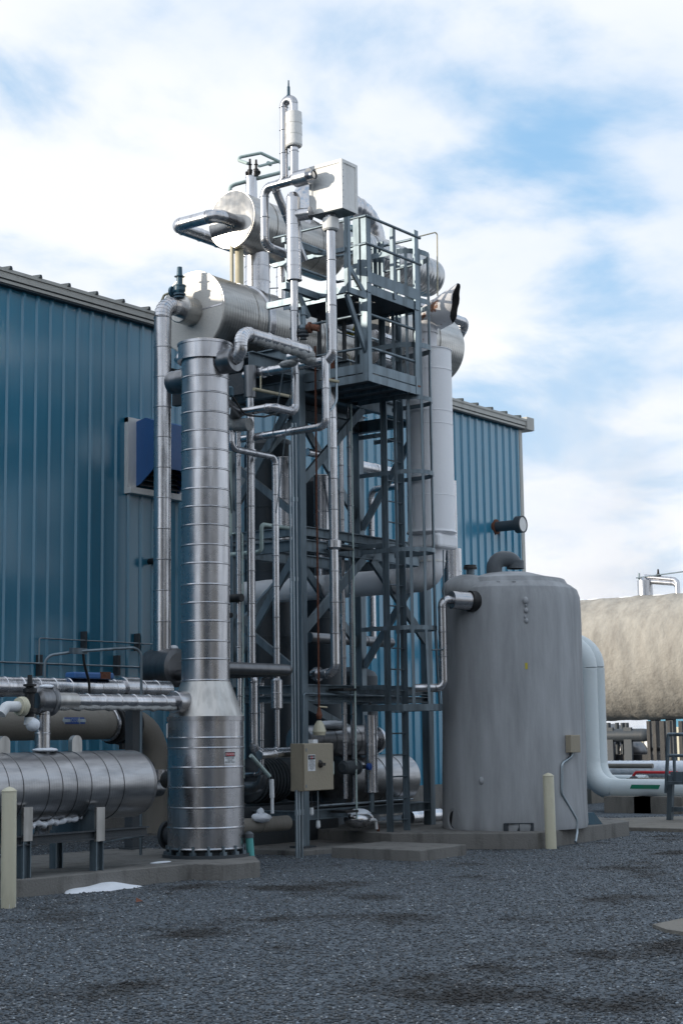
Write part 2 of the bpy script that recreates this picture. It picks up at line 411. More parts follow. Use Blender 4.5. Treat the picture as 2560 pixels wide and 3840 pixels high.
# ------------------------------------------------------------------ ground, pads
single('ground', MB().add([(-400, -400, 0), (500, -400, 0), (500, 500, 0), (-400, 500, 0)], [(0, 1, 2, 3)]), 'gravel', kind='structure')
PADS = []
def pad(name, poly, z, mat='concrete'):
    PADS.append(poly)
    o = single(name, MB().prism(poly, -.05, z), mat, kind='structure'); bev(o, .012); return o
padA, padB, padC = oZ(F(220, 1662)), oZ(F(1130, 1568)), oZ(F(1530, 1552))
pad('equipment_pad', [(9.0, 13.1), (padA.x, padA.y), (padB.x, padB.y), (14.0, 12.05), (padC.x, padC.y), (15.35, 12.75), (15.55, 13.6), (15.55, 15.0), (9.0, 15.4)], .18)
pad('ladder_slab', [(17.25, 11.6), (18.45, 11.68), (18.45, 13.02), (17.25, 13.0)], .14)
TP0, TPR = oZ(G(760, 1900)), oZ(G(1270, 1825))
pad('tank_pad', [(TP0.x, TP0.y), (TPR.x, TPR.y), (23.9, 12.6), (23.9, 15.2), (19.35, 15.2), (18.9, 13.2)], .22)
pad('tower_pad', [(17.3, 13.55), (19.9, 13.2), (21.5, 13.6), (21.6, 15.8), (17.3, 15.8)], .07)
wk = oZ(K8(330, 1690), .06)
pad('walkway', [(24.0, 11.0), (26.6, 9.0), (34, 3), (37, 5), (28.2, 12.2), (25.6, 14.2), (24.0, 13.6)], .06, 'concrete_pale')
single('paving_corner', MB().prism([oZ(q)[:2] for q in ((2445, 3480), (2560, 3456), (2720, 3478), (2640, 3520), (2500, 3500))][::-1], -.02, .03), 'concrete_pale', kind='structure')

def inside(poly, x, y):
    r = np.zeros(len(x), bool); n = len(poly)
    for i in range(n):
        x0, y0 = poly[i]; x1, y1 = poly[(i+1) % n]
        c = ((y0 > y) != (y1 > y)) & (x < (x1-x0)*(y-y0)/((y1-y0) if y1 != y0 else 1e-9)+x0); r ^= c
    return r
def stones():
    rg = np.random.default_rng(3); n = 175000
    d = 8.6 + (31-8.6)*rg.random(n)**1.5; lat = (rg.random(n)*2-1)*(.235*d+3.0)
    x = _fh.x*d + _rt.x*lat; y = _fh.y*d + _rt.y*lat
    keep = np.ones(n, bool)
    for p in PADS: keep &= ~inside(p, x, y)
    x, y = x[keep], y[keep]; n = len(x)
    s = .0045 + .0095*rg.random(n)**1.7
    base = np.array([[1, 0, 0], [-1, 0, 0], [0, 1, 0], [0, -1, 0], [0, 0, 1], [0, 0, -1]], float)
    ang = rg.random(n)*6.283; ca, sa = np.cos(ang), np.sin(ang)
    v = base[None]*(1+.5*(rg.random((n, 6, 1))-.5)) + .25*(rg.random((n, 6, 3))-.5)
    v[:, :, 0] *= 1.35; v[:, :, 2] *= .65
    vx = v[:, :, 0]*ca[:, None]-v[:, :, 1]*sa[:, None]; vy = v[:, :, 0]*sa[:, None]+v[:, :, 1]*ca[:, None]
    co = np.stack([vx*s[:, None]+x[:, None], vy*s[:, None]+y[:, None], v[:, :, 2]*s[:, None]+(s*.35)[:, None]], 2).reshape(-1, 3)
    tri = np.array([[0, 2, 4], [2, 1, 4], [1, 3, 4], [3, 0, 4], [2, 0, 5], [1, 2, 5], [3, 1, 5], [0, 3, 5]])
    fs = (tri[None]+6*np.arange(n)[:, None, None]).reshape(-1, 3)
    me = bpy.data.meshes.new('gravel_stones'); me.vertices.add(len(co)); me.vertices.foreach_set('co', co.ravel().astype(np.float32))
    me.loops.add(fs.size); me.loops.foreach_set('vertex_index', fs.ravel().astype(np.int32))
    me.polygons.add(len(fs)); me.polygons.foreach_set('loop_start', np.arange(0, fs.size, 3, dtype=np.int32)); me.polygons.foreach_set('loop_total', np.full(len(fs), 3, np.int32))
    me.update(); me.validate()
    t = rg.random(n); g = .08+.13*t**1.3+.20*(t > .93); tint = rg.random(n)
    c = np.stack([g*(.86+.12*tint), g*(1.0), g*(1.16-.16*tint), np.ones(n)], 1).repeat(6, 0)
    a = me.color_attributes.new('col', 'FLOAT_COLOR', 'POINT'); a.data.foreach_set('color', c.ravel().astype(np.float32))
    o = bpy.data.objects.new('gravel_stones', me); me.materials.append(MATS['stones']); col.objects.link(o)
    o['kind'] = 'stuff'; o['label'] = 'loose grey crushed gravel covering the yard'; o['category'] = 'gravel'
stones()

# ------------------------------------------------------------------ blue building
WY, EZ = 18.6, 8.74
WX1 = oY(J(925, 1100), WY).x
WB = 8.0
bld = thing('industrial_building', 'long blue ribbed metal building with pale eave trim behind the pipework', 'building', (0, WY, 0))
PT = .2955
def panel_mesh():
    mb = MB(); pr = [(0, 0), (.205, 0), (.228, -.036), (.272, -.036), (.2955, 0)]
    for i in range(len(pr)-1):
        (a, b), (c, d) = pr[i], pr[i+1]
        mb.add([(a, b, 0), (c, d, 0), (c, d, EZ-.1), (a, b, EZ-.1)], [(0, 1, 2, 3)])
    return mb
o0 = part('siding_panel', MB(), 'blue_wall', bld)
pm = bpy.data.meshes.new('siding_panel'); t_ = panel_mesh(); pm.from_pydata(t_.v, [], t_.f); pm.materials.append(MATS['blue_wall'])
o0.data = pm
npan = int((WX1+14)/PT)
for i in range(npan):
    o = o0 if i == 0 else o0.copy()
    if i: col.objects.link(o)
    o.location = (WX1-.02-(i+1)*PT, 0, 0)
XL = WX1-.02-npan*PT
part('wall', MB().box(-32, WX1-.05, WY+.004, WY+WB, 0, EZ-.12).box(-32, XL, WY-.03, WY+.01, 0, EZ-.12), 'blue_wall', bld)
part('corner_trim', MB().box(WX1-.03, WX1+.10, WY-.045, WY+.12, 0, EZ-.05), 'trim', bld)
part('eave_trim', MB().box(-32, WX1+.12, WY-.16, WY+.02, EZ-.15, EZ).box(-32, WX1+.12, WY-.14, WY+.02, EZ-.215, EZ-.17), 'trim', bld)
part('eave_groove', MB().box(-32, WX1+.11, WY-.13, WY+.02, EZ-.172, EZ-.148), 'trim_dark', bld)
part('eave_soffit', MB().box(-32, WX1+.1, WY-.12, WY+.02, EZ-.24, EZ-.216), 'trim_dark', bld)
gc = part('gutter_end', MB().prism([(WX1+.10, WY-.19), (WX1+.42, WY-.19), (WX1+.46, WY-.1), (WX1+.46, WY+.25), (WX1+.10, WY+.25)], EZ-.23, EZ+.06), 'trim', bld)
rf = part('roof', MB().add([(-32, WY-.18, EZ+.002), (WX1+.3, WY-.18, EZ+.002), (WX1+.3, WY+WB/2, EZ+.36), (-32, WY+WB/2, EZ+.36), (-32, WY+WB+.2, EZ+.002), (WX1+.3, WY+WB+.2, EZ+.002),
     (-32, WY-.18, EZ-.05), (WX1+.3, WY-.18, EZ-.05), (-32, WY+WB+.2, EZ-.05), (WX1+.3, WY+WB+.2, EZ-.05)], [(0, 1, 2, 3), (3, 2, 5, 4), (0, 6, 7, 1), (4, 5, 9, 8)]), 'trim', bld)
k = 0
x = WX1-.2
while x > 12.5:
    part('roof_rib', MB().add([(x-.035, WY-.2, EZ), (x+.035, WY-.2, EZ), (x+.018, WY-.2, EZ+.05), (x-.018, WY-.2, EZ+.05), (x-.035, WY+4, EZ+.36), (x+.035, WY+4, EZ+.36), (x+.018, WY+4, EZ+.41), (x-.018, WY+4, EZ+.41)],
        [(3, 2, 1, 0), (0, 1, 5, 4), (1, 2, 6, 5), (2, 3, 7, 6), (3, 0, 4, 7)]), 'trim_dark', rf); x -= .615
part('added_foot_strip', MB().box(-32, WX1+.02, WY-.06, WY+.02, 0, .55), 'concrete', bld)  # concrete strip added to darken the shaded wall foot
# two unseen buildings added behind the viewer to darken the shade and stripe reflections
for nm, lab, x0, x1, y0, y1, hh in (('unseen_building', 'tall unseen building added behind the viewer to darken shade and reflections', -42, -9, -34, -2.5, 13.0), ('unseen_shed', 'lower unseen shed added behind the viewer to darken shade and reflections', 4, 21, -24, -10.5, 9.0)):
    ob = thing(nm, lab, 'building', ((x0+x1)/2, y1, 0))
    part('wall', MB().box(x0, x1, y0, y1, 0, hh), 'unseen_wall', ob); part('roof', MB().box(x0-.3, x1+.3, y0-.3, y1+.3, hh, hh+.25), 'trim', ob)
    for x in range(int(x0)+3, int(x1)-4, 9): part('roller_door', MB().box(x, x+4, y1-.02, y1+.04, 0, 4.2), 'unseen_door', ob)
# louvre with hood
h0 = oY(H(1062, 1310), WY-.04); h1 = oY(H(1075, 1900), WY-.04)
hx0, hz1, hz0 = h0.x, h0.z, h1.z; hx1 = hx0+1.35
hood = thing('louvre_vent', 'blue hooded louvre vent in a white frame high on the blue wall', 'vent', (hx0, WY, hz0))
part('frame', MB().box(hx0, hx0+.19, WY-.09, WY, hz0, hz1).box(hx1-.1, hx1, WY-.09, WY, hz0, hz1).box(hx0, hx1, WY-.085, WY, hz1-.08, hz1-.001).box(hx0, hx1, WY-.16, WY, hz0-.10, hz0), 'white', hood)
for i in range(11):
    z = hz0+.06+i*(hz1-hz0-.2)/10.5
    part('slat', MB().add([(hx0+.19, WY-.03, z+.09), (hx1-.1, WY-.03, z+.09), (hx1-.1, WY-.16, z), (hx0+.19, WY-.16, z), (hx0+.19, WY-.03, z+.075), (hx1-.1, WY-.03, z+.075), (hx1-.1, WY-.16, z-.015), (hx0+.19, WY-.16, z-.015)],
        [(0, 1, 2, 3), (7, 6, 5, 4), (3, 2, 6, 7)]), 'dark_steel', hood)
def hoodside(x): return [(x, WY-.05, hz0+.03), (x, WY-.05, hz1-.06), (x, WY-.30, hz1-.01), (x, WY-.52, hz1-.09), (x, WY-.52, hz1-.85), (x, WY-.16, hz0+.05)]
for x0, x1 in ((hx0+.19, hx0+.21), (hx1-.12, hx1-.10)):
    a, b = hoodside(x0), hoodside(x1); n = len(a)
    part('hood_cheek', MB().add(a+b, [tuple(range(n)), tuple(range(n, 2*n))[::-1]]+[(i, i+n, (i+1) % n+n, (i+1) % n) for i in range(n)]), 'blue_hood', hood)
a, b = hoodside(hx0+.2), hoodside(hx1-.11)
part('hood_top', MB().add([a[1], a[2], a[3], a[4], b[1], b[2], b[3], b[4]], [(0, 1, 5, 4), (1, 2, 6, 5), (2, 3, 7, 6)]), 'blue_hood', hood)
# wall pipe stubs
s0 = oY(J(745, 1882), WY); s1 = solve(s0, AX['y'], px=J(918, 0)[0])
st = thing('wall_exhaust', 'dark stub pipe with pale round end cap through the blue wall near its corner', 'pipe', s0)
part('pipe', MB().tube([s0, s1], .115, 20), 'dark_steel', st); part('wall_collar', MB().lathe(s0-V3((0, .05, 0)), (0, 1, 0), [(0, .17), (.05, .17)], 20), 'rust', st)
part('rim', MB().lathe(s1, (0, -1, 0), [(-.02, .15), (0, .19), (.16, .19), (.16, .165), (.13, .165)], 24), 'dark_steel', st)
part('cap', MB().lathe(s1, (0, -1, 0), [(.12, .16), (.15, .16)], 24), 'white', st)
s0 = oY((560, 2106), WY)
s_ = thing('wall_vent_stub', 'small black pipe stub poking from the blue wall beside the tall riser', 'pipe', s0)
part('pipe', MB().tube([s0, s0+V3((0, -.22, 0))], .05, 14), 'black', s_); part('flange', MB().lathe(s0+V3((0, -.22, 0)), (0, -1, 0), [(0, .08), (.05, .08)], 16), 'black', s_)
# rods along the wall
yw = WY-.10
line('wall_conduit', 'thin steel conduit running along the blue wall above the vessel', path(oY(K7(0, 297), yw)+V3((-3, 0, 0)), ('x', K7(1330, 0))), .016)
p = path(oY(K7(330, 318), yw), ('z', K7(0, 96)), ('x', K7(1280, 0)))
line('wall_tubing', 'thin tubing loop with square corner above the wall conduit', p, .011, R=.03)
for u, v, w_ in ((708, 115, 'midway along its run'), (1155, 130, 'next to the tall riser')):
    q = oY(K7(u, v), WY-.06); single('tubing_bracket', MB().box(q.x-.02, q.x+.02, q.y-.05, q.y+.06, q.z-.14, q.z+.14), 'dark_steel', 'short steel strut holding the thin wall tubing, '+w_, 'bracket')
for u, v, w_ in ((330, 325, 'below the square corner of the tubing'), (985, 325, 'above the blue header box end')):
    q = oY(K7(u, v), WY-.06); single('conduit_bracket', MB().box(q.x-.03, q.x+.03, q.y-.05, q.y+.06, q.z-.16, q.z+.16), 'dark_steel', 'short steel strut holding the wall conduit, '+w_, 'bracket')

# ------------------------------------------------------------------ absorber column
cf = oZ(F(1190, 1447), .18); CRAD, CRAD2 = .455, .292
CCX, CCY = cf.x+_fh.x*.50, cf.y+_fh.y*.50
c0 = V3((CCX, CCY, .18))
def cz(py, r): return zrow(V3((CCX-_fh.x*r, CCY-_fh.y*r, 0)), py)
column = thing('absorber_column', 'tall banded stainless column with cone reducer and DANGER sign on the concrete pad', 'column', c0)
z = cz(F(0, 1400)[1], CRAD)
part('base_ring', MB().lathe((CCX, CCY, .18), (0, 0, 1), [(0, .52), (.035, .52)], 40), 'dark_steel', column)
part('skirt', MB().lathe((CCX, CCY, .21), (0, 0, 1), [(0, .40), (z-.19, .40)], 40), 'dark_steel', column)
for i in range(16):
    a = i*math.pi/8; p = V3((CCX+.46*math.cos(a), CCY+.46*math.sin(a), .2))
    part('anchor_chair', MB().box(p.x-.03, p.x+.03, p.y-.03, p.y+.03, .21, z-.015).lathe((p.x, p.y, .2), (0, 0, 1), [(0, .018), (.12, .018)], 8), 'galv', column)
seams = [F(0, v)[1] for v in (1395, 1270, 1150, 1030, 910, 795, 735, 632)]
for y0, y1 in zip(seams, seams[1:]):
    a, b = cz(y0, CRAD), cz(y1, CRAD)
    part('shell_ring', MB().lathe((CCX, CCY, a), (0, 0, 1), [(-.006, CRAD), (0, CRAD+.010), (.008, CRAD+.010), (.020, CRAD), (b-a-.004, CRAD), (b-a-.003, CRAD-.004), (b-a, CRAD-.004)], 56), 'steel_column', column)
a, b = cz(seams[-1], CRAD), cz(F(0, 604)[1], CRAD)
part('shell_ring', MB().lathe((CCX, CCY, a), (0, 0, 1), [(0, CRAD+.012), (b-a, CRAD+.012)], 56), 'steel_column', column)
cb, ct = b, cz(F(0, 398)[1], CRAD2)
part('cone', MB().lathe((CCX, CCY, cb), (0, 0, 1), [(0, CRAD-.005), (ct-cb, CRAD2+.006)], 56), 'steel_plate', column)
useams = [2552, 2472, 2404, 2329, 2260, 2191, 2111, 2042, 1967, 1898, 1830, 1755, 1683, 1612, 1542, 1468, 1407, 1325]
for y0, y1 in zip(useams, useams[1:]):
    a, b = cz(y0, CRAD2), cz(y1, CRAD2)
    part('shell_ring', MB().lathe((CCX, CCY, a), (0, 0, 1), [(-.006, CRAD2), (0, CRAD2+.009), (.008, CRAD2+.009), (.019, CRAD2), (b-a-.004, CRAD2), (b-a, CRAD2-.004)], 48), 'steel_column', column)
capz0, capz1 = cz(Cc(0, 752)[1], .335), cz(Cc(0, 612)[1], .335)
part('cap', MB().lathe((CCX, CCY, capz0), (0, 0, 1), [(0, .30), (0, .345), (.03, .345), (.032, .335), (capz1-capz0-.03, .335), (capz1-capz0-.028, .345), (capz1-capz0, .345), (capz1-capz0+.02, .30), (capz1-capz0+.05, .0)], 48, cap=False), 'steel_column', column)
kp = V3((CCX-.02, CCY+.34, cz(Cc(0, 715)[1], .2)))
part('cap_lug', MB().lathe(kp, (-.2, 1, 0), [(-.02, .09), (.05, .085), (.12, .03), (.14, .0)], 14), 'steel_column', column)
# side nozzles of the column
zn = cz(Cc(0, 905)[1], .1)
part('nozzle', MB().lathe((CCX, CCY+.1, zn), (0, 1, 0), [(0, .15), (.26, .15), (.30, .145), (.34, .15), (.38, .145), (.42, .15), (.46, .14)], 28), 'steel_dark', column)
zn = zrow(c0, F(0, 950)[1]+20)
part('nozzle', MB().lathe((CCX, CCY+.1, zn), (0, 1, 0), [(0, .1), (.55, .1)], 24), 'black', column)
zn = zrow(c0, F(0, 1310)[1])
part('manway', MB().lathe((CCX, CCY+.1, zn), (0, 1, 0), [(0, .13), (.48, .13), (.48, .17), (.53, .17)], 24), 'dark_steel', column)
# DANGER sign wrapped on the shell
def wrap_sign(parent, px0, px1, py0, py1, r, lines_):
    cdir = math.atan2(-_fh.y, -_fh.x)
    def ang(px):      # angle on the shell seen in column px
        lo, hi = cdir-1.4, cdir+1.4
        for _ in range(40):
            m = (lo+hi)/2; P = V3((CCX+r*math.cos(m), CCY+r*math.sin(m), 1.4)); q = P-CAM; x = CX+FPX*q.dot(CR)/q.dot(CF)
            if x < px: lo = m
            else: hi = m
        return (lo+hi)/2
    a0, a1 = ang(px0), ang(px1); z1, z0 = cz(py0, r), cz(py1, r)
    W = r*abs(a1-a0); am = (a0+a1)/2; zm = (z0+z1)/2; Hh = z1-z0
    def at(x, y, off): a = am+x/r*(1 if a1 > a0 else -1); return V3((CCX+(r+off)*math.cos(a), CCY+(r+off)*math.sin(a), zm+y))
    def rect(x0, x1, y0, y1, off, mat, name, par):
        n = 8; vs = []
        for i in range(n+1):
            x = x0+(x1-x0)*i/n; vs += [at(x, y0, off), at(x, y1, off)]
        return part(name, MB().add(vs, [(2*i, 2*i+2, 2*i+3, 2*i+1) for i in range(n)]), mat, par)
    s = rect(-W/2, W/2, -Hh/2, Hh/2, .005, 'sign_white', 'danger_sign', parent)
    rect(-W*.46, W*.46, Hh*.10, Hh*.46, .007, 'ink', 'sign_header', s)
    rect(-W*.38, W*.38, Hh*.16, Hh*.40, .0085, 'sign_red', 'sign_header_oval', s)
    mb = MB(); v, f = text_mesh('DANGER', Hh*.24); mb.add([at(x, y+Hh*.28, .010) for x, y, z in v], f); part('sign_lettering', mb, 'sign_white', s)
    mb = MB()
    for i, t in enumerate(lines_):
        v, f = text_mesh(t, Hh*.175); w_ = max(x for x, y, z in v)-min(x for x, y, z in v); k = min(1, W*.9/w_)
        mb.add([at(x*k, y-Hh*.02-Hh*.165*i, .008) for x, y, z in v], f)
    part('sign_lettering', mb, 'ink', s)
wrap_sign(column, F(1317, 0)[0], F(1382, 0)[0], F(0, 815)[1], F(0, 890)[1], CRAD, ['CONFINED', 'SPACE', 'PERMIT ONLY'])
# small pale box hung on the cone flange
q = V3((CCX-.05, CCY+.40, 0)); q.z = zrow(q, F(0, 690)[1])
q = solve(q, AX['x'], px=F(1020, 0)[0]); 
bx = thing('junction_box', 'small frosted pale box hanging beside the column cone', 'box', (q.x, q.y, q.z-.09))
bev(part('body', MB().box(q.x-.07, q.x+.07, q.y-.06, q.y+.06, q.z-.095, q.z+.09), 'sign_white', bx), .015); part('lid', MB().box(q.x-.055, q.x+.055, q.y-.075, q.y-.06, q.z-.07, q.z+.07), 'white', bx)
part('frost_cap', MB().lathe((q.x, q.y, q.z+.08), (0, 0, 1), [(0, .07), (.08, .05), (.13, .02)], 12), 'snow', bx)
# ------------------------------------------------------------------ horizontal drums and their pipes (top of the tower)
DY = 15.3
dc = oY((720, 1171), DY); DX0 = dc.x; DZ = dc.z; DR = .60
drum = thing('horizontal_drum', 'large insulated horizontal drum with sunlit flat end above the column cap', 'drum', (DX0, DY, DZ-DR))
def drum_shell(root, x0, x1, y, z, r, nseg, mat='steel_drum', dish=True):
    w = (x1-x0)/nseg
    for i in range(nseg):
        a = x0+i*w
        part('shell_ring', MB().lathe((a, y, z), (1, 0, 0), [(0, r+.008), (.02, r+.008), (.024, r), (w-.004, r), (w, r-.004)], 56), mat, root)
    if dish:
        part('end_dish', MB().lathe((x1-.01, y, z), (1, 0, 0), [(0, r), (.05, r*.97), (.11, r*.8), (.15, r*.5), (.17, .01)], 48), mat, root)
drum_shell(drum, DX0+.01, 21.1, DY, DZ, DR, 5)
part('end_plate', MB().lathe((DX0, DY, DZ), (1, 0, 0), [(0, DR*.985), (.02, DR+.004), (.05, DR+.004)], 64), 'speckled_plate', drum)
part('end_plate_seam', MB().bar((DX0-.003, DY-.57, DZ+.03), (DX0-.003, DY-.15, DZ+.01), .006, .02), 'steel', drum)
part('raised_band', MB().lathe((DX0+1.05, DY, DZ), (1, 0, 0), [(0, DR), (.01, DR+.03), (.12, DR+.03), (.13, DR)], 56), 'steel', drum)
collar(drum, (DX0+.01, DY, DZ), (-1, 0, 0), .205, .28, 'steel_drum', 'nozzle_collar')
# riser from the drum end down past the column
rp = path((DX0-.2, DY, DZ), ('x', (611, 0)), ('z', (0, F(0, 230)[1])))
riser = pipe('drum_riser', 'tall banded stainless riser beside the column, curving into the lower drum end', rp, .122, 'steel', band=.42, R=.2)
e = rp[-1]
rb = thing('riser_elbow_box', 'dark round insulated elbow cover at the foot of the tall riser', 'pipe elbow', (e.x, e.y, e.z-.3))
part('cover', MB().lathe((e.x, e.y+.22, e.z-.22), (0, -1, 0), [(0, .20), (.04, .265), (.5, .265), (.52, .2)], 32), 'steel_dark', rb)
part('run', MB().tube(rounded([(e.x, e.y-.2, e.z-.32), (e.x, CCY, e.z-.32), (CCX+.25, CCY, e.z-.32)], .12), .075, 18), 'steel_dark', rb)
part('snow_cap', MB().sphere((e.x+.12, e.y-.1, e.z+.06), .07, 10, 6, (1, 1, .6)), 'snow', rb)
# black relief valve on the riser elbow
def relief_valve(name, label, P, h, r, mat='valve_blue', group=None, side=(0, 1, 0)):
    P = V3(P); t = thing(name, label, 'valve', P, group); s = V3(side)
    part('flange', MB().lathe(P, (0, 0, 1), [(0, r*1.9), (h*.05, r*1.9), (h*.05, r*1.2), (h*.09, r*1.2), (h*.09, r*2), (h*.14, r*2)], 14), mat, t)
    part('body', MB().lathe(P+V3((0, 0, h*.14)), (0, 0, 1), [(0, r*1.2), (h*.1, r*1.9), (h*.22, r*1.9), (h*.26, r*1.3)], 14), mat, t)
    part('bolt_ring', MB().lathe(P+V3((0, 0, h*.36)), (0, 0, 1), [(0, r*2.1), (h*.05, r*2.1)], 8), mat, t)
    part('bonnet', MB().lathe(P+V3((0, 0, h*.41)), (0, 0, 1), [(0, r), (h*.26, r), (h*.27, r*1.7), (h*.29, r*1.7), (h*.3, r*.95), (h*.58, r*.8), (h*.59, .0)], 12), mat, t)
    part('outlet', MB().lathe(P+V3((0, 0, h*.25)), s, [(0, r), (r*2.4, r), (r*2.4, r*1.9), (r*3.2, r*1.9)], 14), mat, t)
    return t
q = oY(L5(525, 640), DY); vh = zrow(q, L5(0, 95)[1])-q.z
relief_valve('relief_valve', 'tall dark relief valve standing on the riser elbow', q, vh, .045)
line('relief_line', 'thin brown vent line curving from the riser relief valve', [q+V3((0, .16, vh*.25)), q+V3((0, .30, vh*.22)), q+V3((0, .36, vh*.0)), q+V3((0, .40, -.25))], .018, 'beige', cat='pipe')
# upper drum
uc = oY(A(572, 1012), DY); UX0, UZ, UR = uc.x, uc.z, .44
ud = thing('horizontal_drum', 'smaller horizontal drum with bright sunlit end stacked above the lower drum', 'drum', (UX0, DY, UZ-UR))
drum_shell(ud, UX0+.01, 20.3, DY, UZ, UR, 4)
part('end_plate', MB().lathe((UX0, DY, UZ), (1, 0, 0), [(-.03, .01), (0, UR*.985), (.02, UR+.004), (.05, UR+.004)], 64), 'steel_end', ud)
for x, r in ((UX0+.62, .19), (UX0+1.3, .14)):
    pz = DZ+DR-.06
    nk = thing('drum_neck', ('wide' if r > .15 else 'narrow')+' banded neck joining the upper drum to the lower drum', 'pipe', (x, DY, pz))
    hh = UZ-UR+.06-pz
    for i in range(3): part('sleeve', MB().lathe((x, DY, pz+i*hh/3), (0, 0, 1), [(0, r+.006), (.012, r+.006), (.014, r), (hh/3, r)], 32), 'steel', nk)
x = oY(A(630, 1330), DY-.0).x
single('beige_support_post', MB().tube([(x, DY, DZ+DR-.05), (x, DY, UZ-UR+.1)], .065, 20), 'beige', 'beige painted round support between the two drums', 'post')
x = oY(A(560, 1310), DY+.05).x
single('thin_support_post', MB().box(x-.022, x+.022, DY-.02, DY+.02, DZ+DR-.08, UZ-UR+.25), 'beige', 'thin pale square post beside the beige drum support', 'post')
# outlet pipe of the upper drum end
p0 = oX(A(585, 1022), UX0)
T3 = path(p0, ('+', (-.36, 0, 0)), ('y', A(178, 0)), ('+', (2.6, 0, 0)))
pipe('drum_loop_pipe', 'shiny loop pipe leaving the upper drum end and doubling back behind it', T3, .098, 'steel', band=.38, R=.17)
# nozzle with relief valves on the upper drum
q = V3((oY(A(715, 845), DY).x, DY, UZ+UR-.05)); zt = zrow(q, A(0, 722)[1])
nz = thing('drum_top_nozzle', 'short bright cylinder nozzle standing on top of the upper drum', 'pipe', q)
part('sleeve', MB().lathe(q, (0, 0, 1), [(0, .088), (zt-q.z, .088)], 24), 'steel', nz); part('lid', MB().lathe(V3((q.x, q.y, zt)), (0, 0, 1), [(0, .092), (.012, .092)], 24), 'steel', nz)
a = solve(V3((q.x, q.y, zt)), AX['y'], px=A(705, 0)[0]); b = solve(V3((q.x, q.y, zt)), AX['y'], px=A(748, 0)[0])
relief_valve('black_relief_valve', 'taller black relief valve on the upper drum nozzle', (a.x, a.y, zt+.01), .30, .020, 'black')
relief_valve('black_relief_valve', 'shorter black relief valve on the upper drum nozzle', (b.x, b.y, zt+.01), .26, .020, 'black', side=(1, 0, 0))
p = [oY(A(690, 622), DY+.03), oY(A(625, 600), DY+.25), oY(A(632, 578), DY+.25), oY(A(780, 548), DY), oY(A(915, 612), DY-.15), oY(A(940, 640), DY-.2)]
line('vent_line', 'pale bent vent line looping over the black relief valves', p, .026, 'pale_green', R=.06, n=10, cat='pipe')
line('vent_branch', 'short pale vent branch with union from the shorter relief valve', [oY(A(765, 642), DY), oY(A(840, 622), DY-.05), oY(A(900, 610), DY-.12)], .022, 'pale_green', n=10, cat='pipe')
u_ = oY(A(838, 622), DY-.05); single('pipe_union', MB().lathe(u_-V3((.03, 0, 0)), (1, 0, 0), [(0, .035), (.07, .035)], 8), 'pale_green', 'hexagonal pipe union on the short vent branch', 'fitting')
line('drum_equaliser_line', 'long pale pipe rising along the back of the upper drum', [oY(A(563, 830), DY+.25), oY(A(567, 785), DY+.25), oY(A(600, 768), DY+.2), oY(A(915, 686), DY-.3), oY(A(1010, 640), DY-.4)], .03, 'pale_green', R=.06, n=10, cat='pipe')
# ribbed gooseneck duct over the upper drum
gx0 = oY(L4(330, 1000), DY-.1).x; gx1 = oY(L1(725, 600), DY-.3).x
zg = UZ+.25; zt = zrow(V3(((gx0+gx1)/2, DY-.2, 0)), L1(0, 40)[1]+30)+.14; gx1 += .08
gp = rounded([(gx0, DY-.2, UZ), (gx0, DY-.2, zt), (gx1, DY-.2, zt), (gx1, DY-.2, UZ-.1)], .55)
gd = thing('ribbed_gooseneck', 'fat ribbed insulated gooseneck duct arching behind the white box', 'duct', gp[0])
# even resampling with ribs
def resample(pts, step):
    o = [pts[0]]; acc = 0
    for a, b in zip(pts, pts[1:]):
        L_ = (b-a).length; k = max(1, int(L_/step))
        for j in range(1, k+1): o.append(a+(b-a)*j/k)
    return o
gp = resample(gp, .03)
part('duct', MB().tube(gp, [.19+.008*(i % 4 == 0)+.004*math.sin(i*1.7) for i in range(len(gp))], 24), 'steel', gd)
# right-hand drums
RY = 15.0
rc = oY(L3(701, 1330), RY); RZ, RR = rc.z, .625
rd = thing('horizontal_drum', 'big banded drum end standing out beyond the white silencer', 'drum', (rc.x-1.6, RY, RZ-RR))
drum_shell(rd, rc.x-2.2, rc.x, RY, RZ, RR, 3, dish=True)
part('end_plate', MB().lathe((rc.x-2.21, RY, RZ), (1, 0, 0), [(0, RR*.98), (.02, RR)], 48), 'dark_steel', rd)
uc2 = oY(B(1220, 740), RY); U2Z, U2R = uc2.z, .335
ur = thing('ribbed_exchanger', 'ribbed shiny horizontal shell behind the upper platform rails', 'exchanger', (gx1-1.2, RY, U2Z-U2R))
x0_ = oY(L1(110, 700), RY).x
drum_shell(ur, x0_, uc2.x-.25, RY, U2Z, U2R, 6, 'steel_ribbed')
# pipe arching right of the silencer vent
p = [oY(L3(380, 330), RY-.2), oY(L3(840, 405), RY-.2)]
p = path(oY(L3(300, 345), RY-.3), ('x', L3(1380, 0)))
p = p + [p[-1]+V3((.0, .30, -.42))]
pipe('drum_branch_pipe', 'shiny branch pipe dipping into the far drum behind the silencer vent', p, .085, 'steel', band=.45, R=.14)
line('whip_rod', 'thin bent pale rod standing beyond the platform rail', [oY(L1(1265, 500), RY-.4), oY(L1(1470, 448), RY-.4), oY(L1(1493, 470), RY-.4), oY(L1(1500, 1375), RY-.4)], .012, 'beige', R=.05, cat='rod')

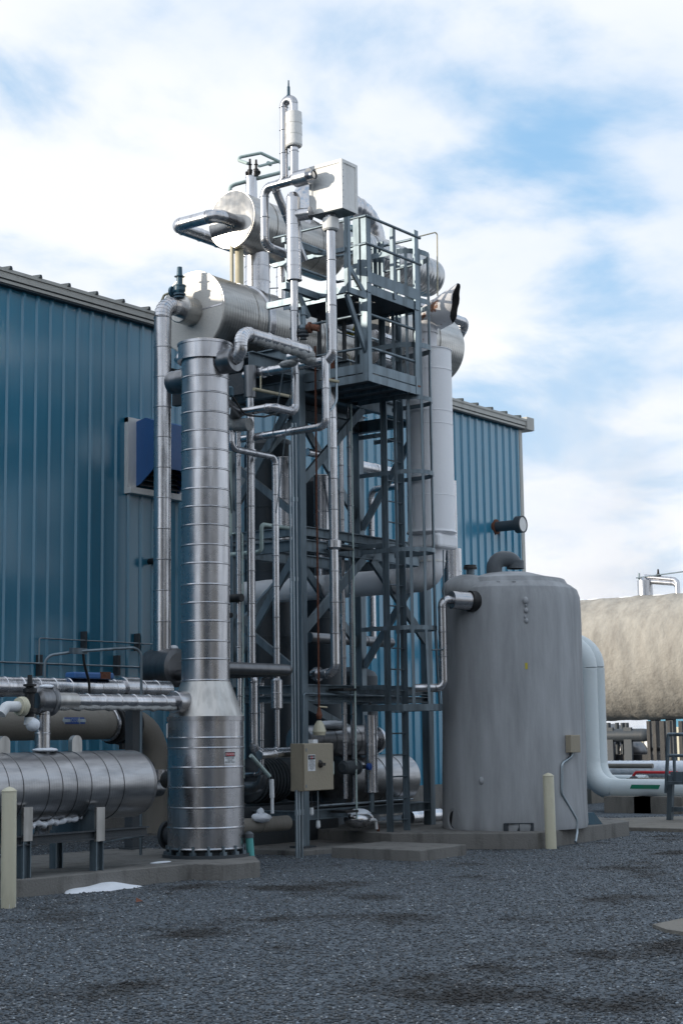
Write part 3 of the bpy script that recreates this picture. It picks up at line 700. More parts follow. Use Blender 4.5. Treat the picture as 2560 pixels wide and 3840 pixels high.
# ------------------------------------------------------------------ white box and the big front pipes
BXY = 12.25
bc = oY(A(1350, 930), BXY); BX0 = bc.x; bz0 = bc.z; bz1 = oY(A(1345, 585), BXY).z; bx1 = oY(A(1460, 970), BXY).x; by1 = oX(A(1120, 985), BX0).y
wb = thing('white_enclosure', 'large white sheet-metal box with framed panels perched above the platform', 'box', (BX0, BXY, bz0))
bev(part('body', MB().box(BX0+.012, bx1-.012, BXY+.012, by1-.012, bz0+.012, bz1-.012), 'white', wb), .004)
fw = .045
def frame_rect(face):
    mb = MB()
    if face == 'L':
        x0, x1 = BX0, BX0+.014
        mb.box(x0, x1, BXY, by1, bz0, bz0+fw).box(x0, x1, BXY, by1, bz1-fw, bz1).box(x0, x1, BXY, BXY+fw, bz0+fw, bz1-fw).box(x0, x1, by1-fw, by1, bz0+fw, bz1-fw)
    else:
        y0, y1 = BXY, BXY+.014
        mb.box(BX0+.014, bx1, y0, y1, bz0, bz0+fw).box(BX0+.014, bx1, y0, y1, bz1-fw, bz1).box(BX0+.014, BX0+fw, y0, y1, bz0+fw, bz1-fw).box(bx1-fw, bx1, y0, y1, bz0+fw, bz1-fw)
    return mb
part('panel_frame', frame_rect('L'), 'white', wb); part('panel_frame', frame_rect('F'), 'white', wb)
part('bottom_plate', MB().box(BX0+.02, bx1-.02, BXY+.02, by1-.02, bz0-.006, bz0+.01), 'galv', wb)
for i in range(7):
    zz = bz0+.06+i*(bz1-bz0-.12)/6
    part('rivet', MB().lathe((BX0+fw*.5, BXY-.001, zz), (0, -1, 0), [(-.002, .006), (.004, .005)], 8), 'galv', wb)
# P3: pipe hanging from the box, turning back at the bottom
p3x, p3y = BX0+.14, BXY+.30
p3top = V3((p3x, p3y, bz0)); 
P3 = path(p3top, ('z', L6(0, 1985)), ('y', Cc(760, 0)))
pp = pipe('box_downpipe', 'long bright pipe hanging from the white box with a collar at its top', P3, .062, 'steel', band=.55, R=.12)
zc0, zc1 = zrow(p3top, L4(0, 1640)[1]), zrow(p3top, L4(0, 1385)[1])
part('collar', MB().lathe((p3x, p3y, zc0), (0, 0, 1), [(0, .09), (.02, .112), (zc1-zc0-.02, .112), (zc1-zc0, .1)], 28), 'white', pp)
part('flange', MB().lathe(P3[-1]+V3((0, -.34, 0)), (0, 1, 0), [(0, .075), (.01, .08), (.09, .08), (.1, .075)], 24), 'steel', pp)
# P4: fat separator pipe
p4x, p4y = BX0+.05, by1+.16
P4t = V3((p4x, p4y, 0)); P4t = solve(P4t, AX['x'], px=L4(460, 0)[0]-3); 
zt = zrow(P4t, L4(0, 985)[1]); zb = zrow(P4t, L6(0, 470)[1])
sep = thing('separator_pipe', 'fat bright vertical separator pipe beside the white box', 'pipe', (P4t.x, P4t.y, zb))
k = 6
for i in range(k):
    a = zb+(zt-zb)*i/k; h = (zt-zb)/k
    part('sleeve', MB().lathe((P4t.x, P4t.y, a), (0, 0, 1), [(0, .105), (.014, .105), (.016, .099), (h, .099)], 28), 'steel', sep)
part('dome', MB().lathe((P4t.x, P4t.y, zt), (0, 0, 1), [(0, .099), (.05, .08), (.075, .06), (.09, .0)], 28, cap=False), 'steel', sep)
zs = zrow(P4t, L4(0, 1330)[1])
part('side_nozzle', MB().lathe((P4t.x, P4t.y, zs), (.25, -1, 0), [(0, .085), (.24, .085), (.25, .095)], 24), 'steel', sep)
P4 = path((P4t.x, P4t.y, zb+.02), ('z', Cc(0, 1200)), ('x', Cc(985, 0)), ('y', Cc(640, 0)))
pipe('separator_drain', 'stainless drain pipe below the separator, turning twice towards the column', P4, .053, 'steel', band=.45, R=.10)
ns = thing('column_side_nozzle', 'dark insulated nozzle with frosted elbow on the tower side of the column', 'pipe', P4[-1])
part('nozzle', MB().tube([P4[-1]+V3((.03, -.08, 0)), V3((CCX+.2, CCY+.05, P4[-1].z+.03))], .095, 20), 'steel_dark', ns)
part('frosted_elbow', MB().tube(rounded([P4[-1]+V3((0, -.05, -.02)), P4[-1]+V3((0, -.06, -.16)), P4[-1]+V3((.0, -.34, -.18))], .1), .085, 18), 'frost', ns)
# P1: frosted loop from the column top nozzle
zn = zrow(c0, Cc(0, 825)[1])
P1 = path((CCX, CCY-.2, zn), ('y', Cc(728, 0)), ('z', Cc(0, 560)), ('x', Cc(1285, 0)), ('+', (0, .34, -.02)))
l1 = pipe('frosted_loop_pipe', 'thick silver pipe looping from the column top nozzle with frost underneath', P1, .083, 'steel', band=.34, R=.15)
collar(l1, (CCX, CCY-.28, zn), (0, -1, 0), .155, .22, 'steel_dark')
a, b = P1[2], P1[3]
pts = [a+(b-a)*t+V3((0, -.012, -.05-.006*math.sin(t*23))) for t in np.linspace(.13, 1.0, 34)]
part('frost', MB().tube(pts, [.055+.016*math.sin(i*.9)*math.sin(i*2.3)+.012*i/34 for i in range(34)], 12), 'frost', l1)
part('frost', MB().sphere(b+V3((-.05, .02, -.10)), .085, 14, 10, (1.5, 1.2, .8), .25), 'frost', l1)
part('frost', MB().sphere(b+V3((-.02, .36, -.10)), .07, 14, 10, (1.2, 2.2, .7), .2), 'frost', l1)
# P5
P5 = path((P3[1].x-.03, P3[1].y+.10, P3[1].z+.05), ('z', Cc(0, 1310)), ('y', Cc(705, 0)))
pipe('downpipe_return', 'stainless pipe dropping below the box downpipe and turning back horizontally', P5, .05, 'steel', band=.45, R=.10)
# T2: horizontal open-ended pipe in front of the box with a drop leg
m0 = oX(A(1150, 700), BX0-.16)
T2 = path(m0, ('y', A(806, 0)), ('z', A(0, 1200)), ('x', A(1010, 0)))
t2 = pipe('open_ended_pipe', 'pipe with a dark open mouth beside the white box and a long drop leg', T2, .060, 'steel', band=.33, R=.12)
collar(t2, m0+V3((0, .07, 0)), (0, 1, 0), .108, .24, 'steel')
part('mouth', MB().lathe(m0+V3((0, .06, 0)), (0, -1, 0), [(0, .05), (.07, .062), (.075, .055), (.0, .05)], 24, cap=False), 'dark_steel', t2)
# T1: tall loop with spike
r0 = V3((m0.x, m0.y+.20, 0)); r0 = solve(r0, AX['y'], px=A(1060, 0)[0]); r0.z = m0.z
ztop = zrow(r0, A(0, 165)[1])
ly = solve(V3((r0.x, r0.y, ztop)), AX['y'], px=A(940, 0)[0]).y
T1 = [V3((r0.x, r0.y, r0.z+.05)), V3((r0.x, r0.y, ztop)), V3((r0.x, ly, ztop))]
T1 += path(T1[-1], ('z', A(0, 752)), ('y', A(872, 0)))[1:]
T1.append(T1[-1]+V3((.55, -.08, -.95)))
t1 = pipe('tall_loop_pipe', 'tall inverted-U pipe loop rising highest above the white box', T1, .057, 'steel', band=.33, R=.085)
za, zb_ = zrow(r0, A(0, 505)[1]), zrow(r0, A(0, 268)[1])
for i in range(3):
    h = (zb_-za)/3; part('insulation_sleeve', MB().lathe((r0.x, r0.y, za+i*h), (0, 0, 1), [(0, .098 if i == 0 else .112), (.02, .112), (h-.002, .108), (h, .108)], 28), 'white', t1)
sp = V3((r0.x, (r0.y+ly)/2, ztop+.05)); hz = zrow(sp, A(0, 40)[1])
spk = thing('air_vent_spike', 'small dark pointed vent fitting on top of the tall pipe loop', 'vent', sp)
part('body', MB().lathe(sp, (0, 0, 1), [(0, .022), ((hz-sp.z)*.6, .02), ((hz-sp.z)*.62, .012), (hz-sp.z, .009)], 10), 'valve_blue', spk)
part('foot', MB().lathe(sp, (0, 0, 1), [(-.01, .04), (.015, .03)], 10), 'valve_blue', spk)
# valves hanging on the thin separator tail
q = V3((P4t.x+.06, P4t.y-.10, 0)); q.z = zrow(q, L6(0, 1600)[1])
gv = thing('safety_valve', 'silver safety valve with rusty red outlet in front of the separator tail', 'valve', q)
h = zrow(q, L6(0, 940)[1])-q.z
part('inlet', MB().lathe(q, (0, 0, 1), [(0, .05), (h*.06, .035), (h*.1, .075), (h*.14, .075), (h*.16, .06), (h*.2, .078), (h*.25, .078), (h*.27, .05)], 18), 'dark_steel', gv)
part('body', MB().lathe(q+V3((0, 0, h*.27)), (0, 0, 1), [(0, .05), (h*.05, .062), (h*.14, .06), (h*.16, .045)], 16), 'galv', gv)
part('bonnet', MB().lathe(q+V3((0, 0, h*.43)), (0, 0, 1), [(0, .036), (h*.26, .034), (h*.27, .05), (h*.3, .05), (h*.31, .034), (h*.52, .032), (h*.56, .01)], 14), 'galv', gv)
part('lever', MB().bar(q+V3((-.05, 0, h*.45)), q+V3((-.08, 0, h*.82)), .012, .012), 'galv', gv)
part('outlet', MB().tube(rounded([q+V3((0, 0, h*.33)), q+V3((.05, -.13, h*.33)), q+V3((.08, -.2, h*.28))], .05), .045, 14), 'rust', gv, 'rusty red outlet elbow')
part('outlet_flange', MB().lathe(q+V3((.03, -.07, h*.33)), (.3, -1, 0), [(0, .075), (.03, .075)], 16), 'rust', gv)
# transmitter on the drum
q = oY(Cc(1130, 190), 14.4)
tr = thing('transmitter', 'pale blue-grey transmitter with dark knobs on the lower drum', 'instrument', q)
part('body', MB().box(q.x-.06, q.x+.06, q.y-.05, q.y+.05, q.z-.06, q.z+.09), 'sign_white', tr); part('base', MB().lathe(q+V3((0, 0, -.10)), (0, 0, 1), [(0, .05), (.06, .06)], 12), 'valve_blue', tr)
part('valve', MB().lathe(q+V3((-.16, 0, -.08)), (0, 0, 1), [(0, .03), (.05, .045), (.12, .02), (.17, .012)], 10), 'black', tr)
line('impulse_line', 'thin pale impulse tube bending down in front of the lower drum', [q+V3((-.1, -.02, -.06)), oY(Cc(955, 215), 14.4), oY(Cc(950, 735), 14.4)], .008, 'galv', R=.03, cat='tube')
# ------------------------------------------------------------------ steel tower
TY0, TY1 = 13.9, 15.15
TX0 = oY(E(585, 1300), TY0).x; TX1 = oY(E(1413, 1200), TY0).x
Tm = (TX0+TX1)/2
Pm = V3((Tm, TY0, 0))
def zy(p): return oY(p, TY0).z
z_l0 = zy(E(800, 1130)); z_l1a = zy(E(800, 322)); z_l1b = zy(E(800, 382)); z_l2a = zy(K4(900, 258)); z_l2b = zy(K4(900, 398))
z_l3 = zy(K2(650, 330)); z_top = z_l3+.02
tower = thing('steel_tower', 'galvanised steel support tower with braces and beams between the column and the tank', 'tower', (Tm, TY0, .07))
LW = .135
ZT = DZ-DR-.05
for x, y, zt in ((TX0, TY0, ZT-.1), (TX1, TY0, z_l2a+.1), (TX0, TY1, ZT-.1), (TX1, TY1, ZT-.1)):
    bev(part('leg', MB().bar((x, y, .08), (x, y, zt), LW, LW), 'galv', tower), .008)
    part('base_plate', MB().box(x-.13, x+.13, y-.13, y+.13, .07, .095), 'dark_steel', tower)
for z, d in ((z_l0, .13), (z_l1a, .12), (z_l1b, .085), (z_l2a, .135), (z_l2b, .17), (z_l3, .20)):
    for y in (TY0, TY1):
        part('beam', MB().ibeam((TX0+LW/2, y, z), (TX1-LW/2, y, z), d, .11), 'galv', tower)
    for x in (TX0, TX1):
        part('cross_beam', MB().ibeam((x, TY0+LW/2, z-.004), (x, TY1-LW/2, z-.004), d*.96, .10), 'galv', tower)
def brace(p0, p1, w=.10, name='brace'):
    return part(name, MB().bar(p0, p1, .05, w, (0, 0, 1)), 'galv', tower)
for y in (TY0-.02, TY1+.03):
    zf = zy(K2(0, 1150)); brace((TX0+.06, y, zf), (Tm-.05, y, z_l3-.1), .13); 
    if y > TY0: brace((TX1-.06, y, zf-.1), (Tm+.15, y, z_l3-.1), .13)
    zf = zy(K4(10, 1170)); brace((TX0+.06, y, zf), (Tm-.08, y, z_l2b-.08), .13); brace((TX1-.06, y, zf-.05), (Tm+.12, y, z_l2b-.08), .13)
    if y > TY0:
        brace((TX1-.06, y-.1, 1.55), (Tm, y-.1, z_l1b-.05), .12); brace((TX1-.06, y-.1, 1.5), (Tm+.3, y-.1, .75), .12)
for x in (TX0+.0, TX1-.0):
    for za, zb in ((z_l1a+.12, z_l2b-.1), (z_l2a+.12, z_l3-.12)):
        zm = (za+zb)/2
        brace((x, TY1-.06, za+.3), (x, TY0+.06, zb), .11); brace((x, TY1-.06, zb-.9), (x, TY0+.06, za+.1), .10) if x == TX0 else None
# upper frame that carries the drums
for x in (TX0-.3, TX0+.9, TX1-.2):
    part('drum_beam', MB().ibeam((x, TY0-.25, ZT-.12), (x, TY1+.6, ZT-.12), .2, .14), 'galv', tower)
for y in (TY0, TY1+.3):
    part('drum_beam', MB().ibeam((TX0-1.1, y, ZT-.32), (TX1+.6, y, ZT-.32), .2, .14), 'galv', tower)
for x in (TX0-.25, TX1-.3):
    part('drum_saddle', MB().box(x-.06, x+.06, DY-.5, DY+.5, ZT-.03, DZ-.25), 'dark_steel', tower)
part('top_deck', MB().box(TX0-.9, TX1+.3, TY0+.15, TY1+.5, ZT-.24, ZT-.215), 'dark_steel', tower)
part('drum_beam', MB().box(TX0-.95, TX0-.85, TY0+.2, TY1+.3, ZT-.75, ZT-.45), 'dark_steel', tower)

# ------------------------------------------------------------------ platforms
PY = 12.72
pa = oY(B(690, 1490), PY); pb = oY(B(1095, 1605), PY); PX0, PX1, PZ = pa.x, pb.x, pa.z
pl = thing('service_platform', 'two-level galvanised service platform with handrails hung on the tower', 'platform', (PX0, PY, PZ-.06))
def frame_box(z, x0, x1, y0, y1, h, name):
    part(name, MB().box(x0, x1, y0, y0+.012, z-h/2, z+h/2), 'galv', pl); part(name, MB().box(x0, x0+.012, y0+.012, y1, z-h/2, z+h/2), 'galv', pl); part(name, MB().box(x1-.012, x1, y0+.012, y1, z-h/2, z+h/2), 'galv', pl)
frame_box(PZ, PX0, PX1, PY, TY0+.1, .11, 'floor_frame')
part('floor_plate', MB().box(PX0+.013, PX1-.013, PY+.013, TY0+.1, PZ-.02, PZ+.01), 'dark_steel', pl)
for i in range(3): part('floor_joist', MB().bar((PX0+.3+i*.35, PY+.02, PZ-.04), (PX0+.3+i*.35, TY0+.1, PZ-.04), .02, .05), 'galv', pl)
frame_box(PZ+.14, PX0+.006, PX1-.006, PY+.004, TY0, .13, 'toe_board')
z2 = oY(B(690, 800), PY).z; zr = oY(B(680, 235), PY).z
PXL = oY(L1(335, 1170), PY).x
frame_box(z2, PX0-.004, PX1+.004, PY-.005, TY0+.3, .13, 'upper_floor_frame')
# upper floor as strips that leave the grating openings
fl = MB(); xs = [PX0+.02, PX0+.10, PX0+.32, PX0+.40, PX0+.62, PX0+.70, PX1-.015]
ys = [PY+.02, PY+.28, PY+.36, PY+.46, PY+.54, PY+.64, TY0+.3]
for i in range(len(xs)-1):
    for j in range(len(ys)-1):
        if i in (1, 3) and j in (1, 3): continue
        fl.box(xs[i], xs[i+1], ys[j], ys[j+1], z2-.03, z2-.01)
part('floor_panel', fl, 'dark_steel', pl)
for i in (1, 3):
    for j in (1, 3):
        for k in range(1, 3):
            x = xs[i]+(xs[i+1]-xs[i])*k/3; part('grating_bar', MB().box(x-.006, x+.006, ys[j], ys[j+1], z2-.035, z2-.005), 'dark_steel', pl)
part('upper_toe_board', MB().box(PX0-.01, PX1+.01, PY-.023, PY-.011, z2+.085, z2+.245), 'galv', pl)
a1, b1 = (1, 0, 0), (0, 1, 0)
def post(x, y, z0, z1, w=.075, a=(1, 0, 0), b=(0, 1, 0), name='post'): return part(name, MB().angle((x, y, z0), (x, y, z1), w, .012, a, b), 'galv', pl)
post(PX0, PY, PZ-.05, z2+.06, .09); post(PX0+.04, PY+.06, PZ+.05, z2+.0, .10)
post(PX1, PY, PZ-.05, z2+.06, .10, (-1, 0, 0)); post(PX1, TY0-.1, PZ, z2, .09, (-1, 0, 0), (0, -1, 0))
for x, y in ((PX0+.45, TY0), (PX0+.78, TY0), (PX0+1.02, TY0-.03)):
    part('hanger', MB().box(x-.04, x+.04, y-.01, y+.01, PZ+.05, z2), 'dark_steel', pl)
post(PX0-.01, PY-.01, z2-.05, zr, .10); post(PX0-.03, PY+.10, z2+.05, zr-.02, .10); 
xm = oY(L1(922, 800), PY).x; post(xm, PY-.016, z2-.02, oY(L1(918, 395), PY).z, .055)
post(PX1+.0, PY-.016, z2-.06, oY(L1(1220, 430), PY).z, .10, (-1, 0, 0)); post(PX1+.0, PY+.75, z2, zr, .06, (-1, 0, 0), (0, -1, 0)); post(PX0+.1, TY0+.28, z2, zr, .06)
def rail(p0, p1, r=.021, name='handrail'): return part(name, MB().tube([p0, p1], r, 10), 'galv', pl)
for z in (zr, (zr+z2)/2+.12): rail((PX0-.02, PY-.02, z), (PX1+.05, PY-.02, z)); rail((PX0-.02, PY-.02, z), (PX0-.02, TY0+.45, z)); rail((PX1+.02, PY-.02, z), (PX1+.02, TY0+.3, z)); rail((PX0, TY0+.28, z), (PX1, TY0+.28, z))
for p in (B(720, 1000), B(720, 1260)):
    z = oY(p, PY).z; rail((PX0, PY+.03, z), (PX1, PY+.03, z), .021, 'mid_rail'); rail((PX0+.03, PY, z-.0), (PX0+.03, TY0+.2, z), .019, 'mid_rail')
# outrigger bay left of the upper platform, under the box
zo = oY(L1(340, 1180), PY).z
part('outrigger_beam', MB().bar((PXL, PY, zo), (PX0-.05, PY, zo), .06, .08), 'galv', pl); part('outrigger_beam', MB().bar((PXL, PY-.03, zo), (PXL, TY0+.2, zo), .06, .09), 'galv', pl)
post(PXL, PY-.03, zo-.04, oY(L1(315, 255), PY).z+.12, .062)
zz = oY(L1(200, 760), PY).z-.12
part('outrigger_beam', MB().bar((PXL, PY+.0, zo+.57), (PXL, TY0+.1, zo+.57), .05, .06), 'galv', pl)
part('outrigger_beam', MB().bar((PXL-.75, PY+.5, zo-.02), (PXL, PY+.5, zo-.02), .09, .09), 'galv', pl); part('outrigger_beam', MB().bar((PXL-.75, PY+.5, zo+.62), (PXL, PY+.5, zo+.62), .06, .07), 'galv', pl)
part('knee_brace', MB().bar((PXL+.06, PY+.02, zo+.38), (PX0-.02, PY+.02, zo+.03), .035, .07), 'galv', pl)
part('knee_brace', MB().bar((PXL+.03, PY+.02, zo-.05), (PX0+.03, PY+.05, zo-.78), .04, .08), 'galv', pl)
part('knee_brace', MB().bar((PXL-.7, PY+.5, zo+.3), (PXL-.2, PY+.5, zo-.35), .04, .07), 'galv', pl)
part('hanger_rod', MB().tube([(PXL-.02, PY+.32, zo-.03), (PXL-.02, PY+.32, PZ-1.35)], .016, 8), 'conduit', pl)
part('rust_patch', MB().box(PX1-.06, PX1+.012, PY-.008, PY+.02, PZ+.06, PZ+.085), 'rust', pl)
# cluttered pipework seen through the lower platform
p = path(oY(L2(130, 450), 14.15), ('x', L2(1150, 0)))
pipe('header_pipe', 'stainless header crossing behind the upper rail of the lower platform', path(oY(L2(790, 620), 14.3), ('x', L2(1160, 0)), ('+', (.0, .3, -.1))), .09, 'steel', band=.3)
pipe('header_pipe', 'stainless header crossing behind the lower platform rail', path(oY(L2(780, 930), 14.3), ('x', L2(1090, 0)), ('+', (.05, .25, -.3))), .11, 'steel', band=.35)
line('steel_tube', 'thin galvanised tube behind the lower platform posts', path(oY(L2(130, 460), 14.05), ('x', L2(880, 0))), .02)
line('steel_tube', 'thin galvanised tube slanting below the upper tube behind the platform', path(oY(L2(130, 530), 14.0), ('x', L2(620, 0))), .014)
line('steel_tube', 'pale thin tube low behind the platform corner post', path(oY(L2(140, 905), 14.0), ('x', L2(640, 0))), .02)
ac = oY(L2(370, 470), 14.3)
ap = thing('valve_actuator', 'pale actuator with yellow band under the upper platform', 'valve', ac)
part('body', MB().sphere(ac, .13, 16, 10, (1.2, .9, .8)), 'sign_white', ap); part('band', MB().lathe(ac+V3((.12, 0, -.02)), (1, 0, -.1), [(0, .12), (.05, .12)], 20), 'yellow', ap); part('drive', MB().tube([ac+V3((.16, 0, 0)), ac+V3((.5, 0, .03))], .11, 16), 'black', ap)
part('stem', MB().tube([ac+V3((-.05, 0, -.1)), ac+V3((-.05, 0, -.45))], .022, 8), 'beige', ap)
line('sample_tube', 'thin crooked sample tube inside the lower platform', [ac+V3((-.05, 0, -.4)), oY(L2(325, 850), 14.3), oY(L2(435, 920), 14.3), oY(L2(450, 1110), 14.3)], .011, 'beige', R=.03, cat='tube')
# instrument on the upper platform
q = oY(L1(440, 410), 13.6)
ti = thing('rail_transmitter', 'small blue-grey transmitter head standing behind the upper handrail', 'instrument', q+V3((0, 0, -.45)))
part('head', MB().lathe(q+V3((-.10, 0, 0)), (1, .1, 0), [(0, .03), (.01, .05), (.18, .05), (.19, .03)], 16), 'valve_blue', ti); part('stem', MB().tube([q, q+V3((0, 0, -.55))], .018, 8), 'galv', ti)
part('manifold', MB().box(q.x-.1, q.x+.08, q.y-.05, q.y+.05, q.z-.40, q.z-.28).box(q.x-.04, q.x+.05, q.y-.04, q.y+.04, q.z-.2, q.z-.12), 'galv', ti)
part('cable', MB().tube(rounded([q+V3((-.08, 0, -.03)), q+V3((-.2, 0, -.1)), q+V3((-.2, 0, -.32)), q+V3((-.06, 0, -.38))], .08), .012, 8), 'black', ti)

# ------------------------------------------------------------------ caged ladder
LX0, LX1, LY = 19.13, 19.55, 13.36
lad = thing('caged_ladder', 'tall galvanised ladder with hooped safety cage up the front of the tower', 'ladder', (LX0, LY, .07))
zlt = PZ-.1
for x in (LX0, LX1): part('rail', MB().box(x-.008, x+.008, LY-.045, LY+.045, .08, z2+1.1).box(x-.04, x-.008, LY+.03, LY+.045, .08, z2+1.1), 'galv', lad)
z = .38
while z < z2+.9: part('rung', MB().tube([(LX0, LY, z), (LX1, LY, z)], .011, 8), 'galv', lad); z += .305
CXm = (LX0+LX1)/2; CW, CDp = .36, .66
def hoop(z, h, k=1.0, name='hoop'):
    pts = [(CXm-CW*k, LY+.35), (CXm-CW*k, LY-.28)] + [(CXm-CW*k*math.cos(a), LY-.28-CDp*.55*k*math.sin(a)) for a in np.linspace(.25, math.pi-.25, 11)] + [(CXm+CW*k, LY-.28), (CXm+CW*k, LY+.25)]
    n = len(pts); t = .008; vs = []
    for i, (x, y) in enumerate(pts):
        cx_, cy_2 = CXm, LY-.2; d = V3((x-cx_, y-cy_2, 0)).normalized()
        vs += [(x, y, z-h/2), (x, y, z+h/2), (x-d.x*t, y-d.y*t, z+h/2), (x-d.x*t, y-d.y*t, z-h/2)]
    part(name, MB().add(vs, [(4*i+a, 4*i+(a+1) % 4, 4*i+4+(a+1) % 4, 4*i+4+a) for i in range(n-1) for a in range(4)]), 'galv', lad)
zref = V3((CXm, LY-.3, 0))
zh0 = zrow(V3((CXm, LY-.55, 0)), E(0, 440)[1])
hz_ = [zrow(V3((CXm, LY-.5, 0)), y) for y in (K4(0, 1155)[1], K4(0, 325)[1], K2(0, 1070)[1], K2(0, 285)[1])]
for z in hz_: hoop(z, .062)
for z in (z2-.55, z2+.12, z2+.85): hoop(z, .075)
hoop(zh0, .095, 1.16, 'bottom_hoop')
for i, a in enumerate((.02, .62, 1.2, 1.95, 2.55, 3.12)):
    def cp(k, z): return V3((CXm-CW*k*math.cos(a)*.985, LY-.28-CDp*.55*k*math.sin(a)*.97, z))
    part('cage_bar', MB().bar(cp(1.14, zh0), cp(1.0, hz_[0]), .045, .008, (math.cos(a), math.sin(a), 0)).bar(cp(1, hz_[0]), cp(1, z2+.9), .045, .008, (math.cos(a), math.sin(a), 0)), 'galv', lad)
for z in (zh0+.3, hz_[1]+.1, hz_[2]+.6):
    part('standoff', MB().box(LX0-.03, LX0+.0, LY+.04, TY0-.05, z-.03, z+.03), 'galv', lad); part('standoff', MB().box(LX1, LX1+.03, LY+.04, TY0-.05, z-.03, z+.03), 'galv', lad)

# ------------------------------------------------------------------ pipes on the tower front
def vpipe(name, label, ptop, pbot_row, Y, r, mat='steel', band=.45, extra=(), **kw):
    P = path(oY(ptop, Y), ('z', (0, pbot_row)), *extra); return pipe(name, label, P, r, mat, band=band, **kw), P
d6, P6 = vpipe('downcomer', 'thickest banded downcomer on the tower front with a wide collar midway', K2(268, 150), K4(0, 1640)[1], 13.52, .066, band=.42, extra=[('y', K4(60, 0))], R=.13)
zc = zrow(P6[0], K4(0, 318)[1]); zc1 = zrow(P6[0], K4(0, 222)[1])
part('collar', MB().lathe((P6[0].x, P6[0].y, zc), (0, 0, 1), [(0, .085), (.03, .103), (zc1-zc, .103), (zc1-zc+.01, .07)], 28), 'steel', d6)
part('rusty_cap', MB().lathe(P6[0], (0, 0, 1), [(0, .05), (.06, .05), (.06, .075), (.1, .075), (.1, .04), (.6, .04)], 18), 'rust', d6)
fl_ = solve(P6[-1], AX['y'], px=E(680, 0)[0])
part('flange', MB().lathe(fl_, (0, 1, 0), [(-.03, .10), (.03, .10)], 24), 'steel', d6)
vpipe('downcomer', 'slim banded pipe close beside the main downcomer', K2(362, 690), E(0, 1035)[1], 14.12, .037, band=.42)
vpipe('downcomer', 'banded pipe beside the thin white tube on the tower front', K2(450, 170), E(0, 1075)[1], 14.12, .042, band=.45)
tb = line('sampling_tube', 'long thin pale tube clipped to the front of the tower beams', path(oY(K2(472, 330), 13.62), ('z', E(0, 1170))), .013, 'pale_green', cat='tube')
line('sampling_wire', 'thin dark wire hanging close beside the pale tube', path(oY(K2(425, 330), 13.62), ('z', E(0, 400))), .005, 'dark_steel', cat='wire')
for n_, (u, v, c) in zip(('upper', 'middle', 'lower'), ((430, 305, K4), (890, 323, E), (905, 1120, E))):
    q = oY(c(u, v), 13.60); single('tube_clip', MB().box(q.x-.16, q.x+.14, q.y-.01, q.y+.25, q.z-.016, q.z+.016), 'black', 'black clip bar holding the pale tube, %s of three' % n_, 'clip')
# hoist chain
def chain(name, label, p0, p1, r, mat, link=.05, sag=0):
    p0, p1 = V3(p0), V3(p1); n = max(2, int((p1-p0).length/link)); mb = MB()
    for i in range(n):
        a = p0+(p1-p0)*(i/n); b = p0+(p1-p0)*((i+1.25)/n)
        s = sag*4*(i/n)*(1-i/n); o = V3((0, 0, -s)); w = .35*link*.5
        off = V3((w, 0, 0)) if i % 2 else V3((0, w, 0))
        mb.bar(a+o+off, b+o+off, r, r); mb.bar(a+o-off, b+o-off, r, r)
    return single(name, mb, mat, label, 'chain')
q0, q1 = oY(K2(100, 600), 13.6), oY(E(690, 440), 13.6)
q0.x = q1.x
chain('hoist_chain', 'long rusty hanging chain beside the main downcomer', q0+V3((0, 0, 1.2)), q1, .010, 'rust', .055)
q = q1
hk = thing('rusty_hook', 'rusty hook block with a pale handle at the end of the long chain', 'hook', q+V3((0, 0, -.35)))
part('swivel', MB().lathe(q+V3((0, 0, -.16)), (0, 0, 1), [(0, .03), (.05, .045), (.10, .03), (.17, .015)], 10), 'rust', hk); part('handle', MB().tube([q+V3((0, 0, .01)), q+V3((.14, -.03, .0))], .012, 8), 'beige', hk)
part('bell', MB().lathe(q+V3((0, 0, -.38)), (0, 0, 1), [(0, .08), (.05, .095), (.14, .07), (.2, .03)], 14), 'cream', hk)
chain('valve_chain', 'thin chain hanging beside the left downcomer', oY(Cc(1075, 800), 12.9), oY(Cc(960, 1500), 13.5), .006, 'conduit', .04)
chain('slack_valve_chain', 'thin slack chain hanging behind the thin valve chain', oY(Cc(1150, 800), 12.9), oY(D(410, 560), 13.5), .006, 'conduit', .04)
chain('column_chain', 'fine dark chain hanging close beside the column', oY(K1(110, 900), 13.9), oY(K1(190, 2050), 13.9), .006, 'dark_steel', .035)
chain('perforated_chain', 'dark chain lying along the left downcomer', oY(K1(435, 800), 13.75), oY(K3(435, 1400), 13.75), .009, 'dark_steel', .05)
# conduits left of the front leg
for (u0, v0), n_, r in (((1043, 1050), 'left', .014), ((1078, 730), 'middle', .017), ((1128, 730), 'right', .015)):
    p = oY(K1(u0, v0), 13.72); e_ = zrow(p, E(0, 676)[1])
    single('steel_conduit', MB().tube([p, (p.x, p.y, e_)], r, 10).lathe((p.x, p.y, (p.z+e_)/2), (0, 0, 1), [(0, r*1.5), (.06, r*1.5)], 10).lathe((p.x, p.y, p.z*.75+e_*.25), (0, 0, 1), [(0, r*1.5), (.06, r*1.5)], 10), 'conduit', 'vertical steel conduit running down into the tan cabinet top', 'conduit', 'conduits above the cabinet')
